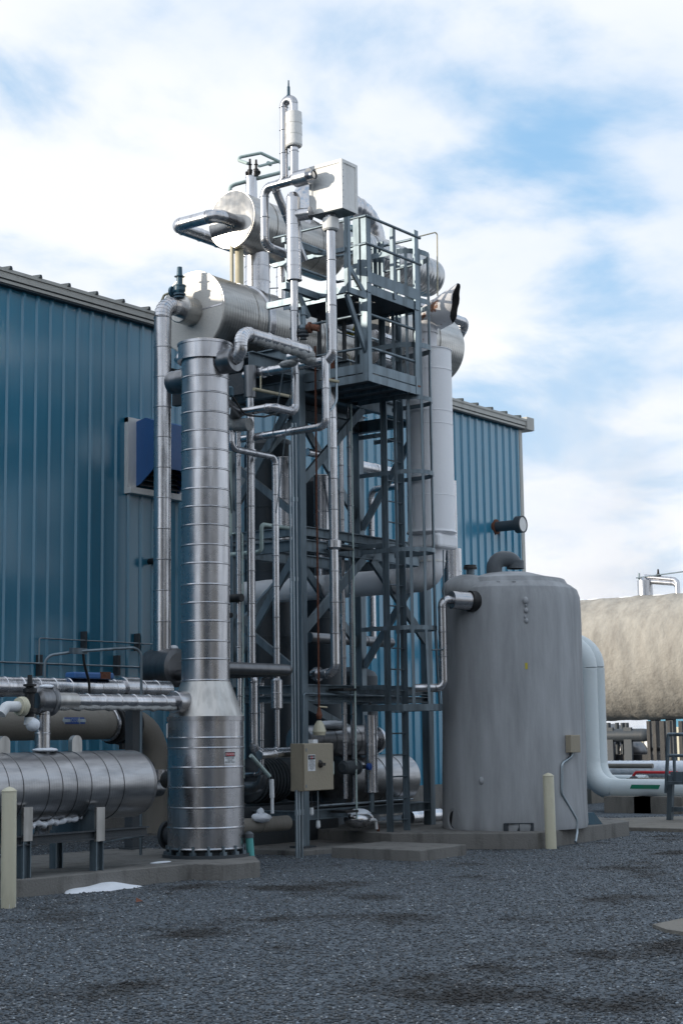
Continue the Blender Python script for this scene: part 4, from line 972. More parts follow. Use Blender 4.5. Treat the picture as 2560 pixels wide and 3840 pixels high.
# added dark cylinders that stand for the deep shade behind the tower
for (px, py), Y_, r, zt_, lab in (((1015, 2300), 16.6, .42, 6.3, 'tall dark filler cylinder standing for shade behind the stepped downpipe'), ((1195, 2300), 16.9, .40, 5.9, 'tall dark filler cylinder standing for shade behind the main downcomer'), ((1320, 2600), 17.0, .45, 2.6, 'low dark filler cylinder standing for shade behind the ladder base')):
    q = oY((px, py), Y_); t = thing('filler_cylinder', lab, 'vessel', (q.x, q.y, 0)); k = max(3, int(zt_/1.0))
    for i in range(k): part('shell_ring', MB().lathe((q.x, q.y, i*zt_/k), (0, 0, 1), [(0, r+.008), (.02, r+.008), (.022, r), (zt_/k, r)], 36), 'shade_filler', t)
    part('dome', MB().lathe((q.x, q.y, zt_), (0, 0, 1), [(0, r), (.08, r*.9), (.15, r*.6), (.18, 0)], 36, cap=False), 'shade_filler', t)
pk = oY(E(330, 1000), 15.2); t = thing('filler_skid', 'added dark skid shape standing for deep shade between the column and the cabinet', 'skid', (pk.x, 15.2, 0))  # dark skid shape added as shadow mass beside the column
part('filler_motor', MB().lathe((pk.x-.5, 15.1, .95), (1, 0, 0), [(0, .2), (.03, .3), (.7, .3), (.72, .2), (1.3, .2)], 24), 'dark_steel', t)
for k in range(8): part('filler_fin', MB().lathe((pk.x-.42+k*.075, 15.1, .95), (1, 0, 0), [(0, .3), (.002, .33), (.02, .33), (.022, .3)], 24), 'dark_steel', t)
part('base_frame', MB().box(pk.x-1.1, pk.x+1.2, 14.75, 15.5, .05, .60), 'dark_steel', t); part('filler_casing', MB().sphere((pk.x+.65, 15.1, 1.0), .38, 18, 12), 'dark_steel', t)
# ------------------------------------------------------------------ control cabinet
KY = 13.28
k0 = oY(E(595, 990), KY); k1 = oY(E(784, 676), KY); kz1 = oY(E(595, 676), KY).z; ky1 = oX(E(505, 985), k0.x).y
cab = thing('control_cabinet', 'tan electrical cabinet with a DANGER label and black switch', 'cabinet', (k0.x, KY, k0.z))
bev(part('housing', MB().box(k0.x, k1.x, KY+.03, ky1, k0.z, kz1), 'cabinet_side', cab), .006)
bev(part('door', MB().box(k0.x+.004, k1.x-.004, KY, KY+.027, k0.z+.006, kz1-.006), 'cabinet', cab), .008)
def cabpt(u, v): return oY(E(u, v), KY)
a, b = cabpt(617, 857), cabpt(664, 748)
s = part('danger_label', MB().box(a.x, b.x, KY-.003, KY, a.z, b.z), 'sign_white', cab)
w, h = b.x-a.x, b.z-a.z; cx_ = (a.x+b.x)/2
part('label_header', MB().box(a.x+w*.05, b.x-w*.05, KY-.005, KY-.0032, b.z-h*.30, b.z-h*.04), 'ink', s); part('label_oval', MB().lathe((cx_, KY-.005, b.z-h*.17), (0, -1, 0), [(0, h*.10), (.002, h*.10)], 20), 'sign_red', s)
part('lettering', flat_text(MB(), 'DANGER', h*.14, (cx_, KY-.0075, b.z-h*.17), (1, 0, 0), (0, 0, 1), (0, -1, 0)), 'sign_white', s)
mb = MB()
for i, t in enumerate(('HAZARDOUS', 'VOLTAGE INSIDE', 'DISCONNECT', 'POWER BEFORE', 'OPENING DOOR', 'AUTHORIZED', 'PERSONNEL', 'ONLY')): flat_text(mb, t, h*.082, (cx_, KY-.0035, b.z-h*.37-i*h*.078), (1, 0, 0), (0, 0, 1), (0, -1, 0))
part('lettering', mb, 'ink', s)
a = cabpt(697, 812); part('switch', MB().lathe((a.x, KY, a.z), (0, -1, 0), [(0, .045), (.02, .045), (.03, .03)], 16).box(a.x-.03, a.x+.05, KY-.055, KY-.03, a.z-.02, a.z+.02), 'black', cab); a = cabpt(695, 789)
part('nameplate', MB().box(a.x-.028, a.x+.028, KY-.003, KY, a.z-.012, a.z+.012), 'dark_steel', cab)
for v in (718, 955):
    a = cabpt(606, v); part('hinge', MB().box(a.x-.008, a.x+.008, KY-.006, KY, a.z-.02, a.z+.02), 'galv', cab)
a = cabpt(690, 668); part('gland_box', MB().box(a.x-.05, a.x+.05, KY+.06, KY+.14, kz1, kz1+.05), 'sign_white', cab)
a = oY(E(797, 834), KY+.1); single('green_junction_box', MB().box(k1.x+.002, k1.x+.09, KY+.06, KY+.2, a.z-.085, a.z+.085), 'pale_green', 'small pale green box fixed to the side of the tan cabinet', 'box')
for (u, n_) in ((541, 'left'), (558, 'middle'), (577, 'right')):
    p = oY(E(u, 1000), KY+.12); single('ground_conduit', MB().tube([(p.x, p.y, k0.z+.02), (p.x, p.y, .0)], .018, 10).lathe((p.x, p.y, .55), (0, 0, 1), [(0, .026), (.07, .026)], 10), 'conduit', 'steel conduit from the cabinet bottom to the gravel', 'conduit', 'conduits below the cabinet')
for n_, u, v in (('shorter', 640, 1095), ('longer', 682, 1180)):
    p = oY(E(u, 1000), KY+.12); q = zrow(p, E(0, v)[1])
    t = thing('hanging_cord', n_+' hanging cord with pale plug under the tan cabinet', 'cord', (p.x, p.y, q-.1)); part('cord', MB().tube([(p.x, p.y, k0.z+.01), (p.x, p.y, q)], .008, 8), 'black' if n_ == 'shorter' else 'conduit', t); part('plug', MB().lathe((p.x, p.y, q-.1), (0, 0, 1), [(0, .02), (.02, .03), (.1, .026)], 10), 'sign_white', t)

# ------------------------------------------------------------------ pipes between the column and the tower
d1, Q1 = vpipe('downcomer', 'banded downcomer with a dark chain midway between column and tower leg', Cc(800, 930), E(0, 185)[1], 13.85, .056, band=.42)
part('fat_sleeve', MB().lathe(Q1[0]+V3((0, 0, -.28)), (0, 0, 1), [(0, .05), (.01, .085), (.45, .085)], 24), 'steel_dark', d1)
Q2 = path(oY(E(70, 220), 14.6), ('y', E(262, 0)), ('z', E(0, 735)), ('x', E(500, 0)))
pipe('elbow_downpipe', 'shiny downpipe with round elbows below the left downcomer', Q2, .062, 'steel', band=.40, R=.12)
pipe('parallel_downpipe', 'thin downpipe close behind the shiny elbow downpipe', path(oY(E(360, 235), 14.7), ('y', E(312, 0)), ('z', E(0, 880)), ('y', E(180, 0))), .038, 'steel', band=.4)
Q3 = path(oY(K1(190, 850), 13.62), ('z', K1(0, 1105)), ('x', K1(828, 0)), ('z', E(0, 250)))
q3 = pipe('stepped_downpipe', 'stainless pipe stepping sideways from the column then dropping to a fat sleeve', Q3, .045, 'steel', band=.42, R=.09)
e = Q3[-1]; za = zrow(e, E(0, 455)[1]); zb = zrow(e, E(0, 700)[1])
part('fat_sleeve', MB().lathe((e.x, e.y, za), (0, 0, 1), [(0, .05), (.02, .076), ((e.z-za)*.5, .076), ((e.z-za)*.5+.004, .08), ((e.z-za)*.5+.016, .08), ((e.z-za)*.5+.02, .076), (e.z-za-.03, .076), (e.z-za, .045)], 28), 'steel', q3)
part('tail', MB().tube([(e.x, e.y, za), (e.x, e.y, zb)], .036, 18), 'steel', q3)
pipe('tail_header', 'frosted stainless header below the fat sleeve', path(oY(E(300, 752), 13.62), ('x', E(490, 0))), .055, 'steel', band=.3)
vpipe('clamped_riser', 'riser with bolted clamps close beside the column and clear of it', K1(285, 860), E(0, 520)[1], 14.0, .038, 'steel', band=.32)
vpipe('slim_riser', 'slim steel riser nearest the column side', K1(97, 880), K3(0, 2150)[1], 13.95, .012, 'conduit', band=.6)
vpipe('pale_riser', 'pale green-grey riser beside the slim riser', K1(165, 1150), K3(0, 250)[1], 14.05, .028, 'pale_green', band=1.2, extra=[('y', K3(60, 0))])
vpipe('thin_pair_riser', 'thin bright riser below the pale riser', K3(150, 260), K3(0, 2170)[1], 14.1, .02, 'steel', band=.36)
line('thin_vertical_tube', 'thin pale tube hooking over beside the clamped riser', path(oY(K3(60, 218), 14.3), ('y', K3(352, 0)), ('z', E(0, 905))), .013, 'pale_green', R=.05, cat='tube')
Q7 = path(oY(K3(62, 520), 14.55), ('y', K3(630, 0)), ('z', K3(0, 62)), ('x', K3(1035, 0)))
line('pale_offset_pipe', 'pale green painted pipe with an S offset in front of the tower', Q7, .028, 'pale_green', R=.06, n=14, cat='pipe')
for n_, v, l in (('upper', 1165, 340), ('lower', 1410, 190)):
    p = oY(K3(40, v), 14.2); q = solve(p, AX['y'], px=K3(l, 0)[0]); single('black_stub', MB().tube([p, q], .055 if l > 200 else .035, 14), 'black', n_+' black pipe stub crossing between column and tower', 'pipe')
# low diagonal drain pipe and pale rod
line('diagonal_drain', 'pale drain tube slanting down below the elbow downpipe', [oY(E(245, 755), 13.3), oY(E(365, 890), 13.3)], .028, 'pale_green', n=12, cat='pipe')
p = oY(E(380, 910), 13.3); q = oY(E(384, 1030), 13.3); single('pale_drain_end', MB().tube([p, q], .03, 12).tube([q, q+V3((0, 0, -.2))], .022, 12), 'sign_white', 'short white drain end hanging below the diagonal tube', 'pipe')
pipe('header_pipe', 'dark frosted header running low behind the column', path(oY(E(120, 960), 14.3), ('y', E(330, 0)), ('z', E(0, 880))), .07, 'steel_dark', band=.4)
p = path(oY(E(100, 1225), 14.0), ('x', E(480, 0))); pipe('ground_pipe', 'dark lagged pipe lying near the ground between column and cabinet', p, .10, 'matte_pipe', band=.6)
p = oY(E(315, 1150), 13.9); o = single('snow_lump', MB().sphere((p.x, p.y, p.z-.02), .11, 14, 8, (1.5, 1, .55), .35).sphere((p.x-.02, p.y, p.z+.05), .05, 10, 6, (1, 1, 1.2), .3), 'snow', 'small peaked lump of snow low between column and cabinet', 'snow')
p = oZ(E(300, 1130), .45); part_ = single('skid_beam', MB().ibeam((p.x-.9, 14.1, .52), (p.x+1.6, 14.1, .52), .16, .12), 'dark_steel', 'dark steel skid beam low between column and tower', 'beam')
# inside the tower base: two horizontal shells
X_ = oY(E(640, 640), 14.6)
sh = thing('exchanger_shell', 'banded horizontal shell inside the tower base above the second shell', 'exchanger', (X_.x, 14.6, X_.z-.25))
zc_ = oY(E(700, 660), 14.6).z; xe = oY(E(970, 660), 14.6).x
for i in range(5): part('shell_ring', MB().lathe((X_.x-.3+i*(xe-X_.x+.3)/5, 14.6, zc_), (1, 0, 0), [(0, .236), (.015, .236), (.018, .23), ((xe-X_.x+.3)/5, .23)], 32), 'steel_vessel', sh)
part('end_flange', MB().lathe((xe, 14.6, zc_), (1, 0, 0), [(0, .15), (.3, .15), (.3, .21), (.36, .21)], 28), 'steel', sh)
sn = part('snow', MB().sphere((X_.x+.35, 14.5, zc_+.23), .3, 16, 8, (1.3, .4, .22), .2), 'snow', sh)
sh2 = thing('exchanger_shell', 'fat dark horizontal shell low inside the tower base behind the ladder', 'exchanger', (X_.x, 14.7, .7))
zc2 = oY(E(1100, 905), 14.7).z; x2 = oY(E(1225, 905), 14.7).x; x1_ = oY(E(780, 905), 14.7).x
for i in range(4): part('shell_ring', MB().lathe((x1_+i*(x2-x1_)/4, 14.7, zc2), (1, 0, 0), [(0, .377), (.015, .377), (.018, .37), ((x2-x1_)/4, .37)], 36), 'steel_vessel', sh2)
part('end_dish', MB().lathe((x2, 14.7, zc2), (1, 0, 0), [(0, .37), (.08, .3), (.11, .01)], 36), 'steel_vessel', sh2)
# short insulated separator pot by the ladder
pt = oY(E(1025, 490), 13.75); zb = zrow(pt, E(0, 995)[1])
pot = thing('level_pot', 'short bright insulated cylinder standing inside the tower base', 'vessel', (pt.x, pt.y, zb))
for i in range(5):
    h = (pt.z-zb)/5; part('sleeve', MB().lathe((pt.x, pt.y, zb+i*h), (0, 0, 1), [(0, .096), (.012, .096), (.014, .09), (h, .09)], 28), 'steel', pot)
part('stem', MB().tube([(pt.x, pt.y, pt.z), (pt.x, pt.y, pt.z+.18)], .02, 10), 'dark_steel', pot); part('foot', MB().tube([(pt.x, pt.y, zb), (pt.x, pt.y, zb-.28)], .04, 12), 'galv', pot)
q = oY(E(885, 832), 13.7); ct_ = thing('control_valve', 'dark cylindrical valve body between the slim downcomer and the insulated pot', 'valve', q)
part('body', MB().lathe(q+V3((-.16, 0, 0)), (1, 0, 0), [(0, .06), (.02, .095), (.3, .095), (.3, .11), (.34, .11)], 22), 'dark_steel', ct_); part('stem', MB().tube([q+V3((.18, 0, 0)), q+V3((.5, 0, .0))], .03, 10), 'black', ct_)
part('knob', MB().lathe(q+V3((.42, -.03, .0)), (0, -1, 0), [(0, .05), (.04, .05), (.05, .02)], 12), 'sign_blue', ct_)
p = oY(E(950, 1170), 13.8); sb = thing('drain_pot', 'snow-topped round drain pot low in the tower base', 'vessel', (p.x, p.y, p.z-.25))
part('pot', MB().sphere(p, .2, 20, 12, (1.25, 1, .65)), 'steel', sb); part('snow', MB().sphere(p+V3((0, 0, .06)), .18, 16, 8, (1.15, .9, .5), .1), 'snow', sb)
line('drain_hook', 'pale bent drain tube with a black tip beside the drain pot', [oY(E(1025, 1175), 13.6), oY(E(1060, 1175), 13.6), oY(E(1066, 1235), 13.6)], .022, 'sign_white', R=.04, n=10, cat='pipe')
v = oY(E(1078, 1260), 13.6); single('drain_valve', MB().tube([v+V3((-.03, 0, .12)), v], .02, 8).tube([v, v+V3((0, 0, -.2))], .028, 8).tube([v+V3((0, 0, -.22)), v+V3((.1, 0, -.23))], .012, 8), 'rust', 'small rusty drain valve hanging below the bent drain tube', 'valve')
pipe('lagged_pipe', 'shiny lagged pipe end low behind the tower right leg', path(oY(E(1270, 1165), 14.4), ('x', E(1470, 0))), .12, 'steel', band=.35)
pipe('riser_pipe', 'slim bright riser standing behind the tower back leg', path(oY(K2(960, 1210), 16.2), ('y', K2(680, 0)), ('z', K4(0, 1480))), .06, 'steel', band=.55)
pipe('header_pipe', 'pale dented header crossing behind the caged ladder', path(oY(K2(490, 985), 16.0), ('x', K2(930, 0))), .11, 'steel', band=.6)
pipe('standing_pipe', 'wide banded pipe standing in shade behind the main downcomer', path(oY(D(712, 320), 15.6), ('z', D(0, 1030))), .14, 'steel_column', band=.6)
pipe('standing_pipe', 'wide brownish banded pipe in shade behind the stepped downpipe', path(oY(K1(955, 1250), 15.7), ('z', K3(0, 300))), .16, 'steel_column', band=.6)
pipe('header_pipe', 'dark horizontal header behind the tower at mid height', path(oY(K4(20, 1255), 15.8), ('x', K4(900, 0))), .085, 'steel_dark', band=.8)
pipe('header_pipe', 'steel header crossing the tower just under the lower drum', path(oY(D(610, 165), 15.0), ('x', D(680, 0))), .06, 'steel', band=.5)
line('square_rail', 'pale square rail hanging below the lower drum', [oY(Cc(830, 1015), 13.4), oY(Cc(1140, 1080), 13.4)], .027, 'beige', n=4, cat='rail')
line('square_rail', 'short pale square rail beside the lower platform', [oY(B(330, 1505), 13.1), oY(B(455, 1530), 13.1)], .027, 'beige', n=4, cat='rail')
line('rail_hanger', 'thin vertical rod holding the pale rail under the drum', [oY(Cc(885, 910), 13.4), oY(Cc(885, 1020), 13.4)], .01, 'beige', cat='rod')
q = oY(Cc(640, 1050), 13.3); tt = thing('column_transmitter', 'blue-grey capped transmitter beside the column below the lower drum', 'instrument', q+V3((0, 0, -.2)))
part('head', MB().lathe(q+V3((0, 0, -.05)), (0, 0, 1), [(0, .03), (.02, .05), (.12, .05), (.14, .03)], 16), 'valve_blue', tt); part('stem', MB().tube([q, q+V3((-.02, 0, -.28))], .02, 8), 'conduit', tt); part('cable', MB().tube(rounded([q+V3((.04, 0, -.02)), q+V3((.3, 0, -.24)), q+V3((.7, 0, -.2)), q+V3((1.0, 0, -.1))], .2), .012, 8), 'black', tt)
cpts = [oY(Cc(1480, 280), 13.1), oY(Cc(1488, 1110), 13.1), oY(Cc(1440, 1185), 13.1), oY(Cc(1400, 1195), 13.1)]
line('long_conduit', 'long bent conduit running down beside the platform', cpts, .018, R=.18)
cpts = [oY(Cc(1425, 500), 13.15), oY(Cc(1435, 1090), 13.15), oY(Cc(1395, 1160), 13.15)]
line('short_bent_conduit', 'shorter bent conduit beside the long bent conduit', cpts, .015, R=.15)
line('beam_tube', 'thin pale tube along the lower tower beam with a square corner', [oY(E(585, 700), 13.75), oY(E(590, 350), 13.75), oY(E(1215, 372), 13.75)], .016, 'galv', R=.04, cat='tube')
line('base_tube', 'thin tube running along the bottom tower beam', path(oY(E(690, 1083), 13.75), ('x', E(1300, 0))), .014, 'conduit', cat='tube')
# ------------------------------------------------------------------ white silencer
SY = 13.22
sc_ = oY(J(247, 1930), SY); SX = sc_.x; SR = .355
sz0 = sc_.z; sz1 = zrow(V3((SX-.2, SY-.2, 0)), J(0, 468)[1])
sil = thing('vent_silencer', 'tall white cylindrical silencer hanging beside the ladder above the grey tank', 'silencer', (SX, SY, sz0))
hs = [J(0, v)[1] for v in (1060, 958, 630)]
zs_ = [sz0]+[zrow(V3((SX-.25, SY-.2, 0)), y) for y in (J(0, 1625)[1], hs[0], hs[1], hs[2])]+[sz1]
for i, (a, b) in enumerate(zip(zs_, zs_[1:])):
    part('shell_ring', MB().lathe((SX, SY, a), (0, 0, 1), [(0, SR+.004), (.008, SR+.004), (.01, SR-.001*i), (b-a, SR-.001*i)], 48), 'white_silencer', sil)
part('bottom_lip', MB().lathe((SX, SY, sz0-.05), (0, 0, 1), [(0, SR*.72), (.02, SR*.96), (.045, SR+.02), (.07, SR+.012)], 48), 'white_silencer', sil)
part('top_rim', MB().lathe((SX, SY, sz1-.005), (0, 0, 1), [(0, SR+.008), (.012, SR+.008), (.014, 0.0)], 48, cap=False), 'white_silencer', sil)
zb0 = zrow(V3((SX, SY-.25, 0)), J(0, 2052)[1])
bev(part('transition_box', MB().box(SX-.27, SX+.27, SY-.30, SY+.27, zb0, sz0-.03), 'white_silencer', sil), .05, 3)
zn0 = zrow(V3((SX, SY, 0)), J(0, 2160)[1])
part('neck', MB().lathe((SX, SY, zn0), (0, 0, 1), [(0, .19), (zb0-zn0+.02, .21)], 32), 'white_silencer', sil); part('neck_band', MB().lathe((SX, SY, zn0-.005), (0, 0, 1), [(0, .2), (.03, .2)], 32), 'white', sil)
ze = zrow(V3((SX, SY, 0)), K4(0, 625)[1])
part('elbow_duct', MB().tube(rounded([(SX, SY, zn0+.01), (SX, SY, ze), (SX, SY+3.6, ze)], .26), .19, 28), 'white_silencer', sil)
# fishmouth vent
nk0 = sz1; nk1 = zrow(V3((SX-.05, SY, 0)), L3(0, 960)[1]); RN = .155
nx = SX-.03
vent = part('vent_neck', MB().lathe((nx, SY, nk0), (0, 0, 1), [(0, RN), (nk1-nk0, RN)], 28), 'white_rusty', sil)
# mouth points to the right-front and up
md = (_rt*.80 + _up*.42 - _fh*.30).normalized()
b0 = V3((nx, SY, nk1)); b1 = b0+V3((0, 0, .20)); b2 = b1+md*.52
pts = rounded([b0, b1, b2], .2); k = len(pts)
rr = [RN+.012+(.075*max(0, (i/(k-1)-.2)/.8)) for i in range(k)]
mb = MB().tube(pts, rr, 28, cap=False)
# cut the mouth on a slant
n = 28; base = len(mb.v)-n; up_ = (CU - md*CU.dot(md)).normalized()
for j in range(n):
    v_ = V3(mb.v[base+j]); o_ = (v_-b2).dot(up_); mb.v[base+j] = tuple(v_+md*(o_*.8+.012*math.sin(j*5)))
ring = [V3(mb.v[base+j]) for j in range(n)]
part('vent_mouth', mb, 'white_rusty', sil)
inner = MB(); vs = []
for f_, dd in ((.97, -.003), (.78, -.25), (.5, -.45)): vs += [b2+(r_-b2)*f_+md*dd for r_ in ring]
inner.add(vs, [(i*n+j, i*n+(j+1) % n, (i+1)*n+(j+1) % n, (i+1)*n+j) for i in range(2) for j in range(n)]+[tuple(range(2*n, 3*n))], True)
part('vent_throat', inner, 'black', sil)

# ------------------------------------------------------------------ grey poly tank
tf = oZ(G(640, 1800), .22)
TR = 1.10
tc_ = V3((tf.x, tf.y, .22)); ang_ = ray(G(628, 1800)); ang_.z = 0; ang_.normalize(); tc_ = V3((tf.x+ang_.x*TR, tf.y+ang_.y*TR, .22))
def edge(s):  # radius check from the photo's left / right edge
    return
dpx = dist(tc_); TR = (2185-1640)/2/FPX*dpx*.985; tc_ = V3((tf.x+ang_.x*TR, tf.y+ang_.y*TR, .22))
ztk = zrow(tc_, G(0, 470)[1])
tank = thing('poly_tank', 'large grey insulated vertical tank on an octagonal concrete pad', 'tank', tc_)
prof = [(0, TR*1.0), (.06, TR*1.012), (.3, TR*1.006), (ztk-.22-.5, TR*.985), (ztk-.22-.12, TR*.97), (ztk-.22, TR*.93), (ztk-.22+.07, TR*.84), (ztk-.22+.09, TR*.80), (ztk-.22+.16, TR*.76), (ztk-.22+.20, TR*.55), (ztk-.22+.27, TR*.3), (ztk-.22+.29, .0)]
N_ = 72; mb = MB(); rg_ = random.Random(4)
P2 = []
for i in range(len(prof)-1):
    (a, ra), (b, rb) = prof[i], prof[i+1]; kk = max(1, int((b-a)/.15))
    for j in range(kk): P2.append((a+(b-a)*j/kk, ra+(rb-ra)*j/kk))
P2.append(prof[-1])
mb.lathe(tc_, (0, 0, 1), P2, N_)
wob = [V3(v_) for v_ in mb.v]
for i_, v_ in enumerate(wob):
    d_ = V3((v_.x-tc_.x, v_.y-tc_.y, 0)); 
    if d_.length > .2:
        th_ = math.atan2(d_.y, d_.x); w_ = .010*math.sin(7*th_+v_.z*.7)+.007*math.sin(13*th_+2)+.006*math.sin(v_.z*3+th_*3); d_.normalize(); mb.v[i_] = tuple(v_+d_*w_)
part('shell', mb, 'poly_grey', tank)
tol = lambda p, off=0.0: None
def on_tank(p, off=0.0, r=None):
    """point where the pixel's sight line meets the tank wall"""
    r = r or TR*.99; d_ = ray(p); o_ = CAM; ax, ay = o_.x-tc_.x, o_.y-tc_.y
    a_ = d_.x**2+d_.y**2; b_ = 2*(ax*d_.x+ay*d_.y); c_ = ax*ax+ay*ay-r*r; D_ = max(0, b_*b_-4*a_*c_)
    t_ = (-b_-math.sqrt(D_))/(2*a_); P_ = o_+d_*t_; nr = V3((P_.x-tc_.x, P_.y-tc_.y, 0)).normalized(); return P_+nr*off, nr
zrim = ztk
P_, nr = on_tank(G(345, 420)); tgt = V3((0, 0, 1))
ub = V3((tc_.x, tc_.y, ztk+.02)) + (-_rt*.62 - _fh*.35)*TR
mw = MB().sphere(ub+V3((0, 0, -.03)), .38, 24, 12, (1.0, 1.0, .62)); part('raised_lid', mw, 'poly_grey', tank)
for u in (540, 632):
    p_, nr = on_tank(G(u, 432), -.12, TR*.9); t_ = V3((-nr.y, nr.x, 0)); part('lifting_lug', MB().bar(p_-nr*.06, p_+nr*.08, .05, .11), 'poly_grey', tank)
p_, nr = on_tank(G(304, 1736), .0)
part('outlet_recess', MB().lathe(p_-nr*.05, nr, [(0, .14), (.062, .14), (.075, .165), (.05, .17)], 24), 'poly_grey', tank); part('outlet_hole', MB().lathe(p_-nr*.05, nr, [(0, .13), (.064, .13)], 24), 'black', tank)
p_, nr = on_tank(G(656, 1785), .01); t_ = V3((-nr.y, nr.x, 0))
part('hold_down_clamp', MB().bar(p_-t_*.20+V3((0, 0, .07)), p_+t_*.20+V3((0, 0, .07)), .05, .015).bar(p_-t_*.18+V3((0, 0, -.04)), p_-t_*.18+V3((0, 0, .07)), .03, .06).bar(p_+V3((0, 0, -.04)), p_+V3((0, 0, .07)), .03, .04).bar(p_+t_*.18+V3((0, 0, -.04)), p_+t_*.18+V3((0, 0, .07)), .03, .06).bar(p_-t_*.2+V3((0, 0, -.06)), p_+t_*.2+V3((0, 0, -.06)), .12, .02), 'dark_steel', tank)
q_ = oZ(G(1050, 1765), .22); part('hold_down_foot', MB().add([(q_.x-.2, q_.y+.1, .22), (q_.x+.22, q_.y-.1, .22), (q_.x+.1, q_.y-.02, .40), (q_.x-.15, q_.y+.1, .40), (q_.x-.1, q_.y+.3, .22), (q_.x+.32, q_.y+.1, .22), (q_.x+.15, q_.y+.12, .40), (q_.x-.1, q_.y+.24, .40)], [(0, 1, 2, 3), (1, 5, 6, 2), (3, 2, 6, 7), (4, 7, 6, 5), (0, 3, 7, 4)]), 'valve_blue', tank)
for i_, (u, v) in enumerate(((695, 545), (697, 575), (694, 520), (692, 610), (698, 632), (450, 1520))):
    p_, nr = on_tank(G(u, v), -.005); part('drip_blob', MB().sphere(p_, .02+.012*(i_ % 3), 8, 6, (1, 1, 1.3)), 'poly_grey', tank)
p_, nr = on_tank(G(698, 884), 0); part('tag', MB().bar(p_+V3((0, 0, -.045)), p_+V3((0, 0, .045)), .035, .012, nr), 'yellow', tank)
# gooseneck and cap on the tank
g0 = V3(tc_)+V3((0, 0, 0)); gb = solve(V3((tc_.x, tc_.y, ztk+.15)), _rt, px=G(522, 0)[0])
zt_ = zrow(gb, G(0, 288)[1]); gr = solve(V3((gb.x, gb.y, zt_)), V3((1, 0, 0))*.5+_rt*.8, px=G(637, 0)[0]); zd_ = zrow(gr, G(0, 345)[1])
gn = thing('tank_gooseneck', 'dark grey plastic gooseneck vent on the grey tank roof', 'vent', gb)
part('pipe', MB().tube(rounded([gb, (gb.x, gb.y, zt_), gr, (gr.x, gr.y, zd_)], .16), .118, 24), 'pvc', gn)
part('socket', MB().lathe(V3((gb.x, gb.y, ztk+.1)), (0, 0, 1), [(0, .135), (.16, .135)], 24), 'pvc', gn); part('socket', MB().lathe((gr.x, gr.y, zd_), (0, 0, 1), [(0, .132), (.12, .132)], 24), 'pvc', gn)
ca_ = solve(V3((tc_.x, tc_.y, ztk+.2))-_fh*.4, _rt, px=G(388, 0)[0]); zc_ = zrow(ca_, G(0, 328)[1])
cp_ = thing('camlock_cap', 'small black bolted cap on the grey tank roof beside the gooseneck', 'cap', (ca_.x, ca_.y, zc_-.3))
part('stub', MB().tube([(ca_.x, ca_.y, zc_-.3), (ca_.x, ca_.y, zc_)], .06, 14), 'galv', cp_); part('lid', MB().lathe((ca_.x, ca_.y, zc_-.05), (0, 0, 1), [(0, .10), (.03, .10), (.04, .09), (.06, .09)], 10), 'black', cp_)
# shiny stack behind tank
sp_ = oY(G(285, 300), 15.2); zt_ = zrow(sp_, G(0, 235)[1])
stk = thing('pipe_stack', 'shiny banded pipe stack rising behind the tank roof under the silencer', 'pipe', (sp_.x, sp_.y, zt_-2.2))
for i in range(3): part('sleeve', MB().lathe((sp_.x, sp_.y, zt_-1.2+i*.4), (0, 0, 1), [(0, .175), (.012, .175), (.014, .168), (.4, .168)], 28), 'steel', stk)
part('upper_tube', MB().tube([(sp_.x, sp_.y, zt_), (sp_.x, sp_.y, zt_+1.2)], .11, 20), 'steel', stk); part('lower_tube', MB().tube([(sp_.x, sp_.y, zt_-1.2), (sp_.x, sp_.y, zt_-4.6)], .12, 16), 'steel', stk)
# pipe feeding the tank side
p_, nr = on_tank(G(395, 525), -.03)
base_ = p_+V3((0, 0, 0)); el = V3((p_.x, p_.y, p_.z))
e1 = solve(p_, -_rt*.75+V3((-.3, -.2, 0)), px=G(231, 0)[0]); e1 = V3((e1.x, e1.y, p_.z+.02))
tp = pipe('tank_feed_pipe', 'shiny feed pipe entering the grey tank side and dropping along it', [p_, e1, V3((e1.x, e1.y, zrow(e1, G(0, 1005)[1]))), V3((e1.x, e1.y, zrow(e1, G(0, 1005)[1])))+V3((-.25, .35, 0))], .060, 'steel', band=.42, R=.10)
dv = (e1-p_).normalized(); part('sleeve', MB().lathe(p_-dv*.05, dv, [(0, .13), (.40, .13), (.41, .06)], 28), 'steel_column', tp); part('opening_ring', MB().lathe(p_+dv*.0, dv, [(-.06, .155), (.05, .155), (.055, .14)], 24), 'black', tp)
line('silencer_drain', 'thin pale drain tube hanging from the silencer past the tank', [oY(G(238, 240), 12.6), oY(G(245, 778), 12.6), oY(G(238, 792), 12.6), oY(G(175, 795), 12.6)], .011, 'galv', R=.04, cat='tube')
# box and conduit on the tank
p_, nr = on_tank(G(938, 1315), .06); t_ = V3((-nr.y, nr.x, 0))
tb_ = thing('tank_junction_box', 'small olive-grey junction box on the side wall of the grey tank', 'box', p_+V3((0, 0, -.13)))
bev(part('box', MB().bar(p_-t_*.11, p_+t_*.11, .10, .25, (0, 0, 1)), 'cabinet', tb_), .008); part('bracket', MB().bar(p_+t_*.16-nr*.03, p_+t_*.11-nr*.03, .03, .10), 'galv', tb_)
cpts = []
for u, v in ((945, 1352), (940, 1385), (888, 1425), (886, 1590), (968, 1735), (970, 1800)): cpts.append(on_tank(G(u, v), .03)[0])
cpts.append(oZ(G(970, 1860), .05))
line('tank_conduit', 'bent grey conduit snaking down the grey tank to the ground', cpts, .02, 'conduit', R=.08)

